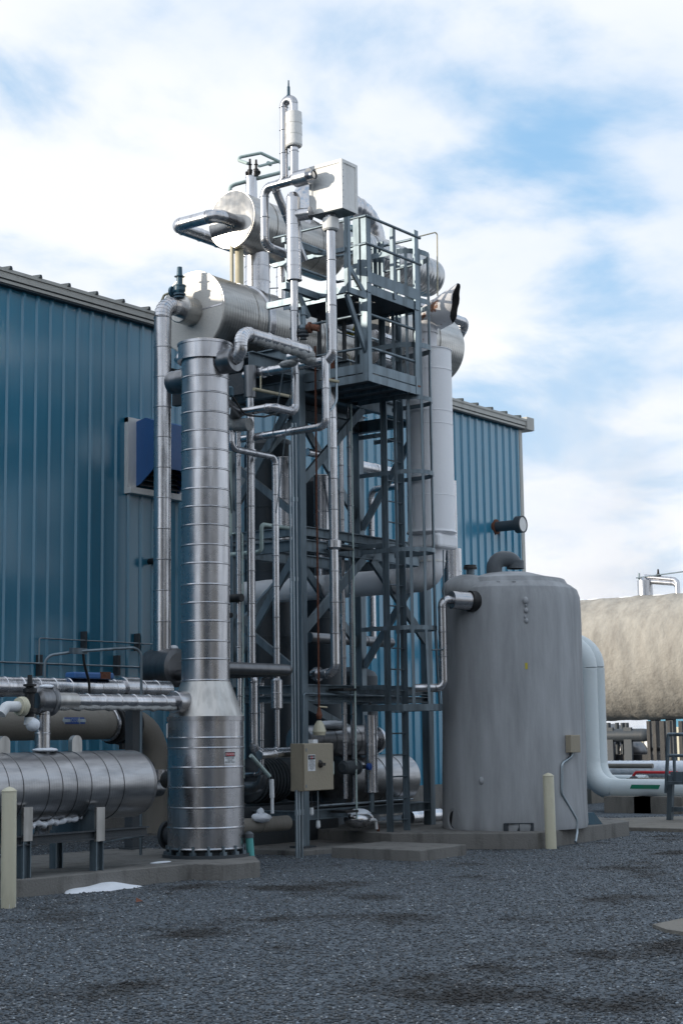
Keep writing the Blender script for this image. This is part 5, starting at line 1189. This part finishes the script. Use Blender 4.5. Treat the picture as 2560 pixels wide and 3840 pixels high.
# ------------------------------------------------------------------ bollards, cleanout, snow
def bollard(label, p, zt, r, lean=(0, 0)):
    b = thing('bollard', label, 'bollard', p, None); L_ = V3((lean[0], lean[1], 1))
    part('post', MB().lathe(p-V3((0, 0, .05)), L_, [(0, r), (zt-.02+.05, r), (zt+.05-.01, r*.96)], 28), 'cream', b); part('domed_cap', MB().lathe(p+L_*(zt-.012), L_, [(0, r*1.03), (.01, r*1.03), (.035, r*.6), (.05, .0)], 28, cap=False), 'cream', b); return b
pb_ = oZ(F(52, 1732)); bl = bollard('cream steel bollard in front of the horizontal vessel', pb_, oY(F(42, 1042), pb_.y).z, .072, (-.012, 0))
part('sticker', MB().bar(pb_+V3((-.045, -.057, .022)), pb_+V3((.03, -.066, .022)), .004, .035), 'sign_white', bl)
part('snow_cap', MB().sphere(pb_+V3((-.013, 0, 1.11)), .05, 12, 6, (1, 1, .4)), 'snow', bl)
pb_ = oZ((2065, 3183)); bollard('cream steel bollard in front of the grey tank pad', pb_, oY((2054, 2908), pb_.y).z, .076, (-.02, .0))
p_ = oZ(E(245, 1425), .15); co = thing('cleanout_pipe', 'short teal plastic cleanout pipe with grey cap at the pad edge', 'pipe', p_)
hh = oY(E(235, 1280), p_.y).z
part('pipe', MB().tube([p_, (p_.x-.03, p_.y, hh)], .047, 18), 'teal', co); part('cap', MB().lathe((p_.x-.03, p_.y, hh-.02), (-.03, 0, 1), [(0, .056), (.045, .056), (.07, .03), (.075, 0)], 18, cap=False), 'pvc', co)
a_, b_ = oZ(F(385, 1650)), oZ(F(840, 1605)); mb = MB(); n = 26; vs = []
for i in range(n+1):
    t = i/n; c = a_+(b_-a_)*t; w = .20*math.sin(math.pi*min(1, t*1.02+.0))**.55*(1+.25*math.sin(t*17)); hgt = .065*math.sin(math.pi*t)**.7*(1+.2*math.sin(t*11+1))+.004
    dn = V3((-(b_-a_).y, (b_-a_).x, 0)).normalized()
    for s_, hf in ((-.55, 0), (-.4, .5), (-.1, .95), (.3, 1), (.75, .9), (1.0, .0)): vs.append(c+dn*(w*s_)+V3((0, 0, hgt*hf-.004)))
mb.add(vs, [(i*6+j, i*6+j+1, (i+1)*6+j+1, (i+1)*6+j) for i in range(n) for j in range(5)], True)
single('snow_patch', mb, 'snow', 'low melting snow strip against the equipment pad edge', 'snow')
q_ = oZ(F(945, 1462), .19); single('snow_scrap', MB().sphere((q_.x, q_.y, .185), .11, 14, 6, (1.6, .5, .12)), 'snow', 'tiny scrap of snow on the pad beside the column base', 'snow')
q_ = oZ(F(820, 1703)); single('dead_leaf', MB().add([q_+V3((-.05, 0, .012)), q_+V3((0, -.04, .02)), q_+V3((.06, .01, .015)), q_+V3((.01, .05, .05))], [(0, 1, 3), (1, 2, 3)]), 'rust', 'curled orange-brown dead leaf on the gravel near the snow', 'leaf')

# ------------------------------------------------------------------ horizontal vessel on the left
VY = 13.08
vz = oY(F(500, 1012), VY).z; VR = .375
vx1 = oY(F(770, 1010), VY).x; vx0 = 9.9
ves = thing('horizontal_vessel', 'big banded stainless horizontal vessel on steel saddles beside the column', 'vessel', (vx1, VY, .18))
cuts = [vx0]+[oY(F(u, 900), VY-.3).x for u in (30, 115, 265, 345, 430, 515, 620, 705)]+[vx1]
for a, b in zip(cuts, cuts[1:]):
    part('shell_ring', MB().lathe((a, VY, vz), (1, 0, 0), [(0, VR+.007), (.012, VR+.007), (.015, VR), (b-a-.003, VR), (b-a, VR-.003)], 56), 'steel_vessel', ves)
part('end_dish', MB().lathe((vx1, VY, vz), (1, 0, 0), [(0, VR), (.06, VR*.95), (.11, VR*.75), (.14, VR*.45), (.15, .0)], 56, cap=False), 'steel_vessel', ves)
def lug(x):
    pr = [(-.075, -.03), (.075, -.03)]+[(.075*math.cos(a), .10+.075*math.sin(a)) for a in np.linspace(0, math.pi, 11)]; n = len(pr)
    return MB().add([(x+a, VY-.03, vz+VR+b) for a, b in pr]+[(x+a, VY+.03, vz+VR+b) for a, b in pr], [tuple(range(n)), tuple(range(n, 2*n))[::-1]]+[(i, i+n, (i+1) % n+n, (i+1) % n) for i in range(n)])
for u in (150, 577):
    q = oY(F(u, 1400), VY-.36)
    sd = part('saddle', MB().box(q.x-.05, q.x+.05, VY-.36, VY+.3, .62-.1, vz-.26), 'galv', ves)
    part('saddle_plate', MB().box(q.x-.062, q.x+.062, VY-.40, VY-.365, oY(F(u, 1340), VY-.38).z, oY(F(u, 1140), VY-.38).z), 'steel_plate', ves)
    for y in (VY-.34, VY+.28): part('leg', MB().ibeam((q.x, y, .18), (q.x, y, .60), .11, .10, .012, (1, 0, 0)), 'galv', ves)
    part('lifting_lug', lug(q.x), 'steel_plate', ves)
q = oY(F(240, 1300), VY)
part('drain_elbow', MB().tube(rounded([(q.x, VY, vz-VR+.04), (q.x, VY, vz-VR-.14), (q.x+.0, VY+.3, vz-VR-.22)], .12), .085, 20), 'steel', ves)
xs_ = np.linspace(oY(F(190, 1240), VY-.2).x, oY(F(490, 1240), VY-.2).x, 26)
part('frost', MB().tube([(x, VY-.17+.01*math.sin(x*40), vz-VR+.0+.012*math.sin(x*31)+.05*(i/25)**2) for i, x in enumerate(xs_)], [.03+.010*math.sin(i*2.1) for i in range(26)], 10), 'snow', ves)
part('cross_beam', MB().ibeam((cuts[2]-.2, VY-.34, .56), (vx1-.1, VY-.34, .56), .10, .08), 'dark_steel', ves)
# V1 pipe to the column cone
q = oY(F(250, 800), VY)
zv = oY(F(600, 518), VY).z
V1 = [V3((q.x, VY, vz+VR-.02)), V3((q.x, VY, zv)), V3((CCX-.25, VY, zv))]
v1 = pipe('vessel_outlet_pipe', 'banded pipe rising from the vessel and crossing to the column cone', V1, .083, 'steel', band=.235, R=.15)
collar(v1, V3((CCX-.40-.14, VY, zv)), (1, 0, 0), .135, .26)
xa = oY(F(300, 520), VY).x
part('elbow_cover', MB().lathe((xa-.24, VY, zv), (1, 0, 0), [(0, .10), (.03, .142), (.20, .142), (.21, .165), (.24, .165), (.245, .13)], 32), 'steel_dark', v1)
part('bright_elbow_shell', MB().tube(rounded([(xa-.03, VY-.02, zv+.0), (xa+.34, VY-.02, zv)], .1), .092, 24), 'steel_plate', v1)
part('frost', MB().tube([(x, VY-.05, zv-.072+.006*math.sin(x*37)) for x in np.linspace(xa+.05, CCX-.55, 30)], [.03+.008*math.sin(i*1.7) for i in range(30)], 8), 'frost', v1)
part('snow', MB().sphere((xa-.06, VY, zv+.15), .07, 10, 6, (1.4, 1, .4)), 'snow', v1)
part('snow', MB().sphere((q.x+.02, VY-.02, vz+VR+.02), .1, 12, 6, (1.6, 1.2, .3)), 'snow', v1)
# gate valve at left
g_ = oY(F(175, 610), VY-.05)
gv = thing('gate_valve', 'tall black gate valve with white pipe stub beside the vessel outlet', 'valve', g_+V3((0, 0, -.1)))
zt = zrow(g_, F(0, 362)[1])
part('stem', MB().lathe(g_, (0, 0, 1), [(0, .05), (.04, .05), (.05, .08), (.09, .08), (.1, .05), (.25, .055), (.26, .075), (.30, .075), (.31, .045), ((zt-g_.z)*.72, .042), ((zt-g_.z)*.73, .07), ((zt-g_.z)*.78, .07), ((zt-g_.z)*.79, .03), (zt-g_.z, .025)], 16), 'black', gv)
zz_ = zrow(g_, F(0, 548)[1])
part('side_flange', MB().lathe((g_.x-.04, g_.y, zz_), (-1, .0, 0), [(0, .06), (.05, .06), (.05, .105), (.09, .105), (.10, .095), (.12, .095)], 20), 'cream', gv)
part('white_stub', MB().tube(rounded([(g_.x-.14, g_.y, zz_), (g_.x-.33, g_.y, zz_), (g_.x-.40, g_.y, zz_-.08)], .06), .055, 16), 'sign_white', gv)
part('snowball', MB().sphere(g_+V3((.03, -.02, -.08)), .075, 14, 10, (1.1, 1, .95), .06), 'snow', gv)
part('frost', MB().lathe(g_+V3((0, 0, -.08)), (0, 0, 1), [(0, .06), (.08, .05)], 12), 'sign_white', gv)
# V2 upper header
V2 = path(oY(F(0, 430), 14.45)+V3((-1.5, 0, 0)), ('x', F(985, 0)))
v2 = pipe('long_header', 'long banded horizontal header running behind the vessel outlet pipe', V2, .118, 'steel', band=.26)
c_ = oY(F(710, 430), 14.45); collar(v2, (c_.x, c_.y, V2[0].z), (1, 0, 0), .155, .28, 'steel')
a_ = oY(K7(620, 410), 14.4); bb = thing('header_box', 'weathered blue box lying on the long header', 'box', a_)
bev(part('box', MB().box(a_.x-.05, a_.x+.62, a_.y-.08, a_.y+.1, V2[0].z+.11, V2[0].z+.19), 'blue_hood', bb), .02); part('rust_panel', MB().box(a_.x+.38, a_.x+.55, a_.y-.085, a_.y-.07, V2[0].z+.115, V2[0].z+.2), 'rust', bb)
# V3 grey matte pipe
V3Y = 15.6; vz3 = oY(F(300, 652), V3Y).z
v3x = oY(F(700, 652), V3Y).x; ve = oY(F(905, 800), V3Y).x
V3P = [V3((8.5, V3Y, vz3)), V3((ve, V3Y, vz3)), V3((ve, V3Y, .3))]
v3 = pipe('gas_main', 'thick matte grey gas main with a blue CO2 label behind the vessel', V3P, .205, 'matte_pipe', band=2.5, R=.5, bead=0, gore=False)
for dx, r, m in ((-.24, .235, 'steel'), (-.16, .27, 'black'), (-.06, .245, 'steel_dark'), (.03, .285, 'black'), (.12, .24, 'steel'), (.18, .25, 'black')):
    part('coupling_ring', MB().lathe((v3x+dx, V3Y, vz3), (1, 0, 0), [(0, r-.01), (.012, r), (.05, r), (.06, r-.01)], 36), m, v3)
part('coupling_bolt', MB().box(v3x-.2, v3x+.2, V3Y-.26, V3Y-.2, vz3-.34, vz3-.26), 'black', v3)
# CO2 label wrapped on the main (front side)
def on_main(p, off): 
    P_ = oY(p, V3Y-.205); return P_
a_, b_ = on_main(K7(543, 808), 0), on_main(K7(716, 757), 0); zc_ = (a_.z+b_.z)/2-.01; W_, H_ = b_.x-a_.x, abs(b_.z-a_.z)
def wr(x, y, off): th_ = y/.205+(zc_-vz3)/.205; return V3((a_.x+W_/2+x, V3Y-(.205+off)*math.cos(th_), vz3+(.205+off)*math.sin(th_)))
lb = part('gas_label', MB().add([wr(sx*W_/2, (j/6-.5)*H_*1.1, .003) for j in range(7) for sx in (-1, 1)], [(2*j, 2*j+1, 2*j+3, 2*j+2) for j in range(6)]), 'sign_blue', v3, 'blue label with pale CO2 lettering and arrows')
mb = MB(); v_, f_ = text_mesh('CO2', H_*.85); mb.add([wr(x, y, .006) for x, y, z in v_], f_)
for s_ in (-1, 1):
    c = s_*W_*.37; mb.add([wr(c+x, y, .006) for x, y in ((-.085, 0), (-.04, .05), (-.04, .02), (.06, .02), (.06, -.02), (-.04, -.02), (-.04, -.05))], [(0, 2, 1), (0, 6, 5), (0, 5, 2), (2, 5, 4, 3)])
part('label_lettering', mb, 'conduit', lb)
# pipe-rack post and conduit
q = oY(K7(1115, 1000), 14.75); rk = thing('rack_post', 'dark steel rack post between the gas main elbow and the vessel end', 'post', (q.x, q.y, .18))
bev(part('post', MB().bar((q.x, q.y, .18), (q.x, q.y, zrow(q, K7(0, 640)[1])), .14, .14), 'dark_steel', rk), .006); part('base_plate', MB().box(q.x-.12, q.x+.12, q.y-.12, q.y+.12, .18, .2), 'dark_steel', rk)
CYV = 13.7
cpts = [oY(K7(378, 425), CYV+.6), oY(K7(380, 245), CYV+.6), oY(K7(660, 208), CYV+.35), oY(K7(1190, 172), CYV), None]
cpts[-1] = V3((cpts[-2].x, cpts[-2].y, .2))
lc = thing('rack_conduit', 'grey conduit arching over the vessel and dropping between vessel and column', 'conduit', cpts[-1])
part('conduit', MB().tube(rounded(cpts, .12), .017, 10), 'galv', lc)
for k_ in (.35,): part('tee', MB().box(cpts[2].x-.12, cpts[2].x+.12, cpts[2].y-.03, cpts[2].y+.03, cpts[2].z-.03, cpts[2].z+.04), 'galv', lc)
part('flex_hose', MB().tube(rounded([cpts[2]+V3((.08, 0, -.02)), cpts[2]+V3((.10, 0, -.15)), cpts[2]+V3((.28, .1, -.35)), cpts[2]+V3((.30, .1, -.6))], .12), .016, 8), 'black', lc)
for u in (150, 577): pass
line('flex_cable', 'thin black cable looping beside the column foot', [oY(F(870, 860), 14.2), oY(F(905, 890), 14.2), oY(F(905, 940), 14.2), oY(F(870, 985), 14.2)], .012, 'black', R=.05, cat='cable')
pipe('branch_pipe', 'dark low pipe joining the column skirt behind the vessel end', path(oY(F(815, 1035), 14.0), ('x', F(940, 0))), .10, 'steel_dark', band=.5)
q = oY(F(820, 970), 13.9); single('frosted_fitting', MB().lathe(q+V3((0, 0, -.1)), (0, 0, 1), [(0, .05), (.05, .06), (.14, .05), (.18, .02)], 12), 'snow', 'small snow-covered fitting between the vessel end and the column', 'fitting')
q = oY(F(915, 940), 15.2); single('snowy_flange', MB().lathe(q+V3((0, 0, -.08)), (0, 0, 1), [(0, .22), (.05, .22), (.05, .2), (.13, .2)], 20), 'steel', 'bright flange at the foot of the gas main elbow', 'flange')
line('vessel_drain_line', 'thin pale drain line running low below the vessel end', [oY(F(600, 1350), 13.0), oY(F(720, 1325), 13.2), oY(F(845, 1310), 13.5)], .012, 'galv', R=.05, cat='tube')

# ------------------------------------------------------------------ background on the right
FX = 58.0
q = oX(I(760, 275), FX); qb = oX(I(760, 1290), FX)
FR = (q.z-qb.z)/2*.985; fz = (q.z+qb.z)/2
y_l = oX(G(940, 600), FX).y+2.5; y_r = oX((2560, 2400), FX).y-9
ft = thing('foam_tank', 'huge tan foam-coated horizontal tank lit by sun beyond the grey tank', 'tank', (FX, y_r, fz-FR))
mb = MB(); n = 72; m = 150; vs = []; rg_ = random.Random(2)
from mathutils import noise as mnoise
for i in range(m+1):
    y = y_r+(y_l-y_r)*i/m
    for k_ in range(n):
        th_ = 2*math.pi*k_/n; r_ = FR*(1+.018*mnoise.noise(V3((y*1.4, th_*1.6, 0)))+.010*mnoise.noise(V3((y*5, th_*3.2, 3))))
        vs.append((FX+r_*math.cos(th_), y, fz+r_*math.sin(th_)))
mb.add(vs, [(i*n+k_, (i+1)*n+k_, (i+1)*n+(k_+1) % n, i*n+(k_+1) % n) for i in range(m) for k_ in range(n)], True); mb.add(vs[:n], [tuple(range(n))]); mb.add(vs[-n:], [tuple(range(n))[::-1]])
part('coated_shell', mb, 'foam_tan', ft)
for i, u in enumerate((200, 330, 560, 640, 830)):
    p_ = oX(I(u, 318-u*.052), FX); part('snow', MB().sphere((FX-.25, p_.y, fz+FR*.985), .16, 12, 6, (1.4, 2.2+1.2*(i % 2), .25), .2), 'snow', ft)
for y in (y_r+3, y_r+6.5, oX(K8(1180, 500), FX).y, oX(K8(1400, 500), FX).y):
    part('support', MB().box(FX-.15, FX+.15, y-.15, y+.15, 0, fz-FR*.9), 'dark_steel', ft)
nzp = oX(I(680, 275), FX); zt = oX(I(680, 165), FX).z
nt_ = thing('foam_tank_nozzle', 'bright cylinder nozzle with bent pipes on top of the foam tank', 'pipe', (FX, nzp.y, fz+FR-.1))
part('nozzle', MB().lathe((FX, nzp.y, fz+FR-.15), (0, 0, 1), [(0, .30), (zt-fz-FR+.15, .30), (zt-fz-FR+.16, .24), (zt-fz-FR+.30, .1)], 28), 'steel', nt_)
for dz, v0, v1 in ((.12, 150, 172), (-.12, 185, 200)):
    a_ = oX(I(705, v0-18), FX); b_ = oX(I(935, v1-12), FX)
    part('bent_pipe', MB().tube(rounded([(FX, nzp.y, a_.z), (FX, b_.y, b_.z), (FX, b_.y, fz+FR-.1)], .2), .10, 16), 'steel', nt_)
a_ = oX(I(628, 105), FX); part('mast', MB().box(FX-.03, FX+.03, a_.y-.03, a_.y+.03, fz+FR-.1, a_.z), 'galv', nt_)
a_ = oX(I(615, 145), FX); b_ = oX(I(984, 115), FX); part('guy_rail', MB().tube([(FX-.1, a_.y, a_.z), (FX-.1, b_.y-2, b_.z+.2)], .025, 6), 'galv', nt_)
a_ = oX(I(783, 125), FX); part('vent_valve', MB().lathe((FX, a_.y, a_.z-.05), (0, 0, 1), [(0, .1), (.08, .12), (.12, .05), (.3, .03)], 10), 'black', nt_)
# twin white pipes
WPX = 29.6
def wp(name, label, du, off, yoff):
    a_ = oX(K8(205+du, 300), WPX+off); zb_ = oX(K8(700, 1185), WPX+off).z; zt_ = oX(I(230+du*.5, 680), WPX+off).z
    pts = [V3((WPX+off+.0, a_.y+2.2, zt_+.05)), V3((WPX+off, a_.y, zt_+.05)), V3((WPX+off, a_.y, zb_)), V3((WPX+off, a_.y-11, zb_))]
    return pipe(name, label, pts, .205, 'white_pipe', band=4, R=.52, bead=.001, gore=False, n=28), pts
w1, w1p = wp('white_main', 'fat white pipe with a green mark bending down beside the grey tank', 8, 0, 0)
w2, w2p = wp('white_main', 'unmarked fat white pipe running close behind the green-marked one', 118, .48, 0)
a_ = oX(K8(800, 1160), WPX-.21); b_ = oX(K8(1210, 1115), WPX-.21)
part('green_mark', MB().add([(WPX-.207, a_.y, w1p[2].z+.02), (WPX-.207, b_.y, w1p[2].z+.02), (WPX-.19, b_.y-.03, w1p[2].z+.10), (WPX-.19, a_.y-.03, w1p[2].z+.10)], [(0, 1, 2, 3)]), 'green_mark', w1)
for i, u in enumerate((860, 1290)):
    a_ = oX(K8(u+40, 1500), WPX); nm = ('snow-dusted', 'plain')[i]
    ps = thing('pipe_support', 'concrete plinth with steel post under the white pipe'+(' beside the stair' if i else ' near the green mark'), 'support', (WPX, a_.y, 0))
    part('post', MB().box(WPX-.1, WPX+.1, a_.y-.14, a_.y+.14, .3, w1p[2].z-.2), 'galv', ps); part('plinth', MB().box(WPX-.5, WPX+.3, a_.y-.55, a_.y+.45, -.02, .32), 'concrete_pale', ps); part('saddle', MB().box(WPX-.2, WPX+.6, a_.y-.3, a_.y+.3, w1p[2].z-.34, w1p[2].z-.2), 'dark_steel', ps)
q = oX(K8(180, 1450), 33); single('concrete_block', MB().box(32.6, 33.4, q.y-.35, q.y+.45, -.02, .42), 'concrete_pale', 'pale concrete block on the gravel behind the grey tank', 'block')
q = oX(K8(1110, 1500), 31.5); single('concrete_block', MB().box(31.2, 31.9, q.y-.6, q.y+.4, -.02, .6), 'concrete_pale', 'taller concrete block behind the white pipe support', 'block')
# snowy lagged pipes behind
SX_ = 34.0
for i, (v, r, nm) in enumerate(((975, .26, 'snow-topped lagged pipe running low behind the white pipes'), (900, .2, 'upper lagged pipe above the snow-topped one'))):
    a_ = oX(K8(900, v), SX_+i*.9)
    sp_ = thing('lagged_pipe', nm, 'pipe', (SX_+i*.9, a_.y, a_.z-r))
    part('pipe', MB().tube([(SX_+i*.9, a_.y+5, a_.z), (SX_+i*.9, a_.y-8, a_.z)], r, 20), 'matte_pipe', sp_)
    if i == 0:
        for k_ in range(12): 
            yk = oX(K8(480+k_*110, v), SX_).y; part('snow', MB().sphere((SX_-.12, yk, a_.z+r*.45), .27, 14, 8, (.9, 1.1+.5*(k_ % 2), .75), .12), 'snow', sp_)
a_ = oX(K8(500, 850), 33.2); single('grey_rail_pipe', MB().tube([(33.2, a_.y+.3, a_.z), (33.2, oX(K8(1130, 850), 33.2).y, a_.z)], .055, 12), 'matte_pipe', 'thin grey pipe above the snowy lagged pipes', 'pipe')
q = oX(K8(860, 1030), 31.5); rv = thing('red_handle_valve', 'ball valve with a long red lever behind the white pipe', 'valve', q)
part('body', MB().sphere(q+V3((0, 0, -.06)), .12, 12, 8), 'dark_steel', rv); part('lever', MB().tube(rounded([q+V3((0, .05, 0)), q+V3((0, -.05, .13)), q+V3((0, -1.0, .13))], .06), .03, 8), 'red', rv)
q = oX(K8(800, 1085), 32.2); single('capped_pipe', MB().tube([(32.2, q.y+1.2, q.z), (32.2, q.y-.4, q.z)], .16, 16), 'white_pipe', 'short pale capped pipe behind the white bend', 'pipe')
# stair with handrail at right edge
STX = 26.2
s0 = oX(K8(1375, 1620), STX); 
sta = thing('steel_stair', 'small grey steel crossover stair with handrails at the white pipes', 'stair', (STX, s0.y, .06))
def sp2(u, v): return oX(K8(u, v), STX)
part('post', MB().bar(sp2(1375, 1625), sp2(1395, 985), .09, .09), 'galv', sta); part('stringer', MB().bar(sp2(1395, 1010), sp2(1568, 1005)+V3((0, -1, 0)), .06, .18), 'galv', sta); part('stringer', MB().bar(sp2(1370, 1470), sp2(1568, 1465)+V3((0, -1, 0)), .06, .08), 'galv', sta)
part('handrail_post', MB().tube([sp2(1320, 1240), sp2(1355, 395)], .032, 10), 'galv', sta); part('handrail_post', MB().tube([sp2(1445, 980), sp2(1435, 700)], .028, 10), 'galv', sta)
part('handrail', MB().tube([sp2(1350, 398), sp2(1568, 408)+V3((0, -1, 0))], .032, 10), 'galv', sta); part('handrail', MB().tube([sp2(1345, 700), sp2(1568, 712)+V3((0, -1, 0))], .028, 10), 'galv', sta)
part('tread', MB().bar(sp2(1395, 1090), sp2(1568, 1085)+V3((0, -1, 0)), .5, .05), 'galv', sta); part('hinge_plate', MB().bar(sp2(1340, 1240), sp2(1400, 1240), .05, .06), 'galv', sta)
# things under the foam tank: process skid coloured dark to stand for shade, far buildings
BX_ = 52.0
def bp(u, v, X=BX_): return oX(K8(u, v), X)
a_, b_ = bp(2100, 460), bp(800, 660)
fb = thing('white_building', 'far white building with blue upper band seen under the foam tank', 'building', (76, a_.y, 0))
a_, b_ = bp(2200, 100, 76), bp(800, 100, 76)
part('lower_wall', MB().box(76, 84, a_.y, b_.y, 0, bp(900, 465, 76).z), 'white', fb); part('upper_band', MB().box(76.02, 84, a_.y, bp(1060, 300, 76).y, bp(900, 465, 76).z, bp(900, 465, 76).z+3.2), 'blue_wall', fb)
for u in (970, 990): q = bp(u, 600, 75.98); part('panel_seam', MB().box(75.95, 76, q.y-.03, q.y+.03, 0, bp(900, 465, 76).z), 'beige', fb)
q = bp(1495, 560, 75.9); part('door', MB().box(75.9, 76.0, q.y-.32, q.y+.32, 0, bp(1495, 290, 75.9).z), 'cream', fb)
sk = thing('dark_skid', 'process skid coloured dark for shade, with horizontal receiver under the foam tank', 'skid', (46, bp(700, 700, 46).y, 0))
a_, b_ = bp(440, 690, 46), bp(1090, 690, 46)
part('base_tank', MB().box(46, 47.5, b_.y, a_.y+3, .1, a_.z), 'black', sk)
for u in (515, 780): q = bp(u, 500, 45.8); part('column_post', MB().box(45.75, 45.85, q.y-.13, q.y+.13, 0, bp(515, 300, 45.8).z), 'dark_steel', sk)
q = bp(700, 410, 45.9); part('receiver', MB().tube([(45.9, bp(430, 410, 45.9).y+3, q.z), (45.9, bp(1000, 410, 45.9).y, q.z)], .2, 16).sphere((45.9, bp(1000, 410, 45.9).y, q.z), .2, 14, 8, (1, 1.4, 1)), 'dark_steel', sk)
for k_, (u, v, r) in enumerate(((600, 640, .42), (560, 370, .28), (800, 640, .40))): q = bp(u, v, 46.8); part('pump_casing', MB().sphere(q, r, 14, 10, (1, 1.5, 1)), 'steel_dark', sk)
for k_, u in enumerate((500, 620, 700, 760)): q = bp(u, 330, 46.3); part('riser', MB().tube([(46.3, q.y, bp(u, 680, 46.3).z), (46.3, q.y, bp(u, 230, 46.3).z)], .07, 8), 'dark_steel', sk)
for k_, (u, w_) in enumerate(((1085, .16), (1170, .18), (1280, .24), (1380, .14), (1545, .18))):  # legs coloured black to stand for the shade that falls on them
    q = bp(u, 500, 44.0); single('pipe_rack_post', MB().box(43.93, 44.07, q.y-w_*.3, q.y+w_*.3, 0, bp(u, 205, 44.0).z), 'black', 'steel pipe-rack leg under the foam tank, number %s counted from the skid' % ('one', 'two', 'three', 'four', 'five')[k_], 'post')
q = bp(1120, 605, 44.2); single('rack_tie', MB().tube([(44.2, bp(1100, 605, 44.2).y, q.z), (44.2, bp(1400, 605, 44.2).y, q.z)], .07, 8), 'dark_steel', 'dark horizontal tie between the rack legs', 'beam')
single('yellow_kerb', MB().box(33.9, 34.1, bp(380, 1270, 34).y, bp(140, 1270, 34).y+1, -.02, bp(250, 1262, 34).z), 'yellow', 'thin yellow painted kerb behind the grey tank', 'kerb')

# ------------------------------------------------------------------ steam plume
def steam():
    m, nt, N, L, b = newmat('steam'); N.remove(b)
    vol = N.new('ShaderNodeVolumePrincipled'); vol.inputs['Color'].default_value = (.98, .98, 1, 1); vol.inputs['Anisotropy'].default_value = 0
    tc = N.new('ShaderNodeTexCoord'); P = tc.outputs['Object']
    n1 = noise(N, L, P, .42, 4, .6)
    sep_ = N.new('ShaderNodeSeparateXYZ'); L.new(P, sep_.inputs[0])
    f = ramp(N, L, n1, [(.40, (0, 0, 0)), (.72, (1, 1, 1))])
    # fade towards the sides and the top of the plume
    rad = mth(N, L, 'POWER', mth(N, L, 'ADD', mth(N, L, 'POWER', mth(N, L, 'ABSOLUTE', sep_.outputs[0], 0), 2), mth(N, L, 'POWER', mth(N, L, 'ABSOLUTE', sep_.outputs[1], 0), 2)), .5)
    mr = N.new('ShaderNodeMapRange'); L.new(rad, mr.inputs[0]); mr.inputs[1].default_value = .6; mr.inputs[2].default_value = 4.6; mr.inputs[3].default_value = 1; mr.inputs[4].default_value = 0
    mz = N.new('ShaderNodeMapRange'); L.new(sep_.outputs[2], mz.inputs[0]); mz.inputs[1].default_value = 6; mz.inputs[2].default_value = 19; mz.inputs[3].default_value = 1; mz.inputs[4].default_value = 0
    dn = mth(N, L, 'MULTIPLY', mth(N, L, 'MULTIPLY', f, mr.outputs[0]), mth(N, L, 'MULTIPLY', mz.outputs[0], .8))
    L.new(dn, vol.inputs['Density']); L.new(vol.outputs[0], N['Material Output'].inputs['Volume'])
steam()

dpl = 78.0
r_ = ray((2240, 2300)); k_ = dpl/r_.dot(CF); p_ = CAM+r_*k_
mb = MB().lathe((p_.x, p_.y, 1.0), (.0, 0, 1), [(0, 1.5), (2, 2.8), (5, 4.0), (10, 4.8), (16, 4.8), (19.5, 3.0), (20, .5)], 24)
o = single('steam_plume', mb, 'steam', 'soft white steam plume rising behind the blue building corner', 'steam', kind='stuff')
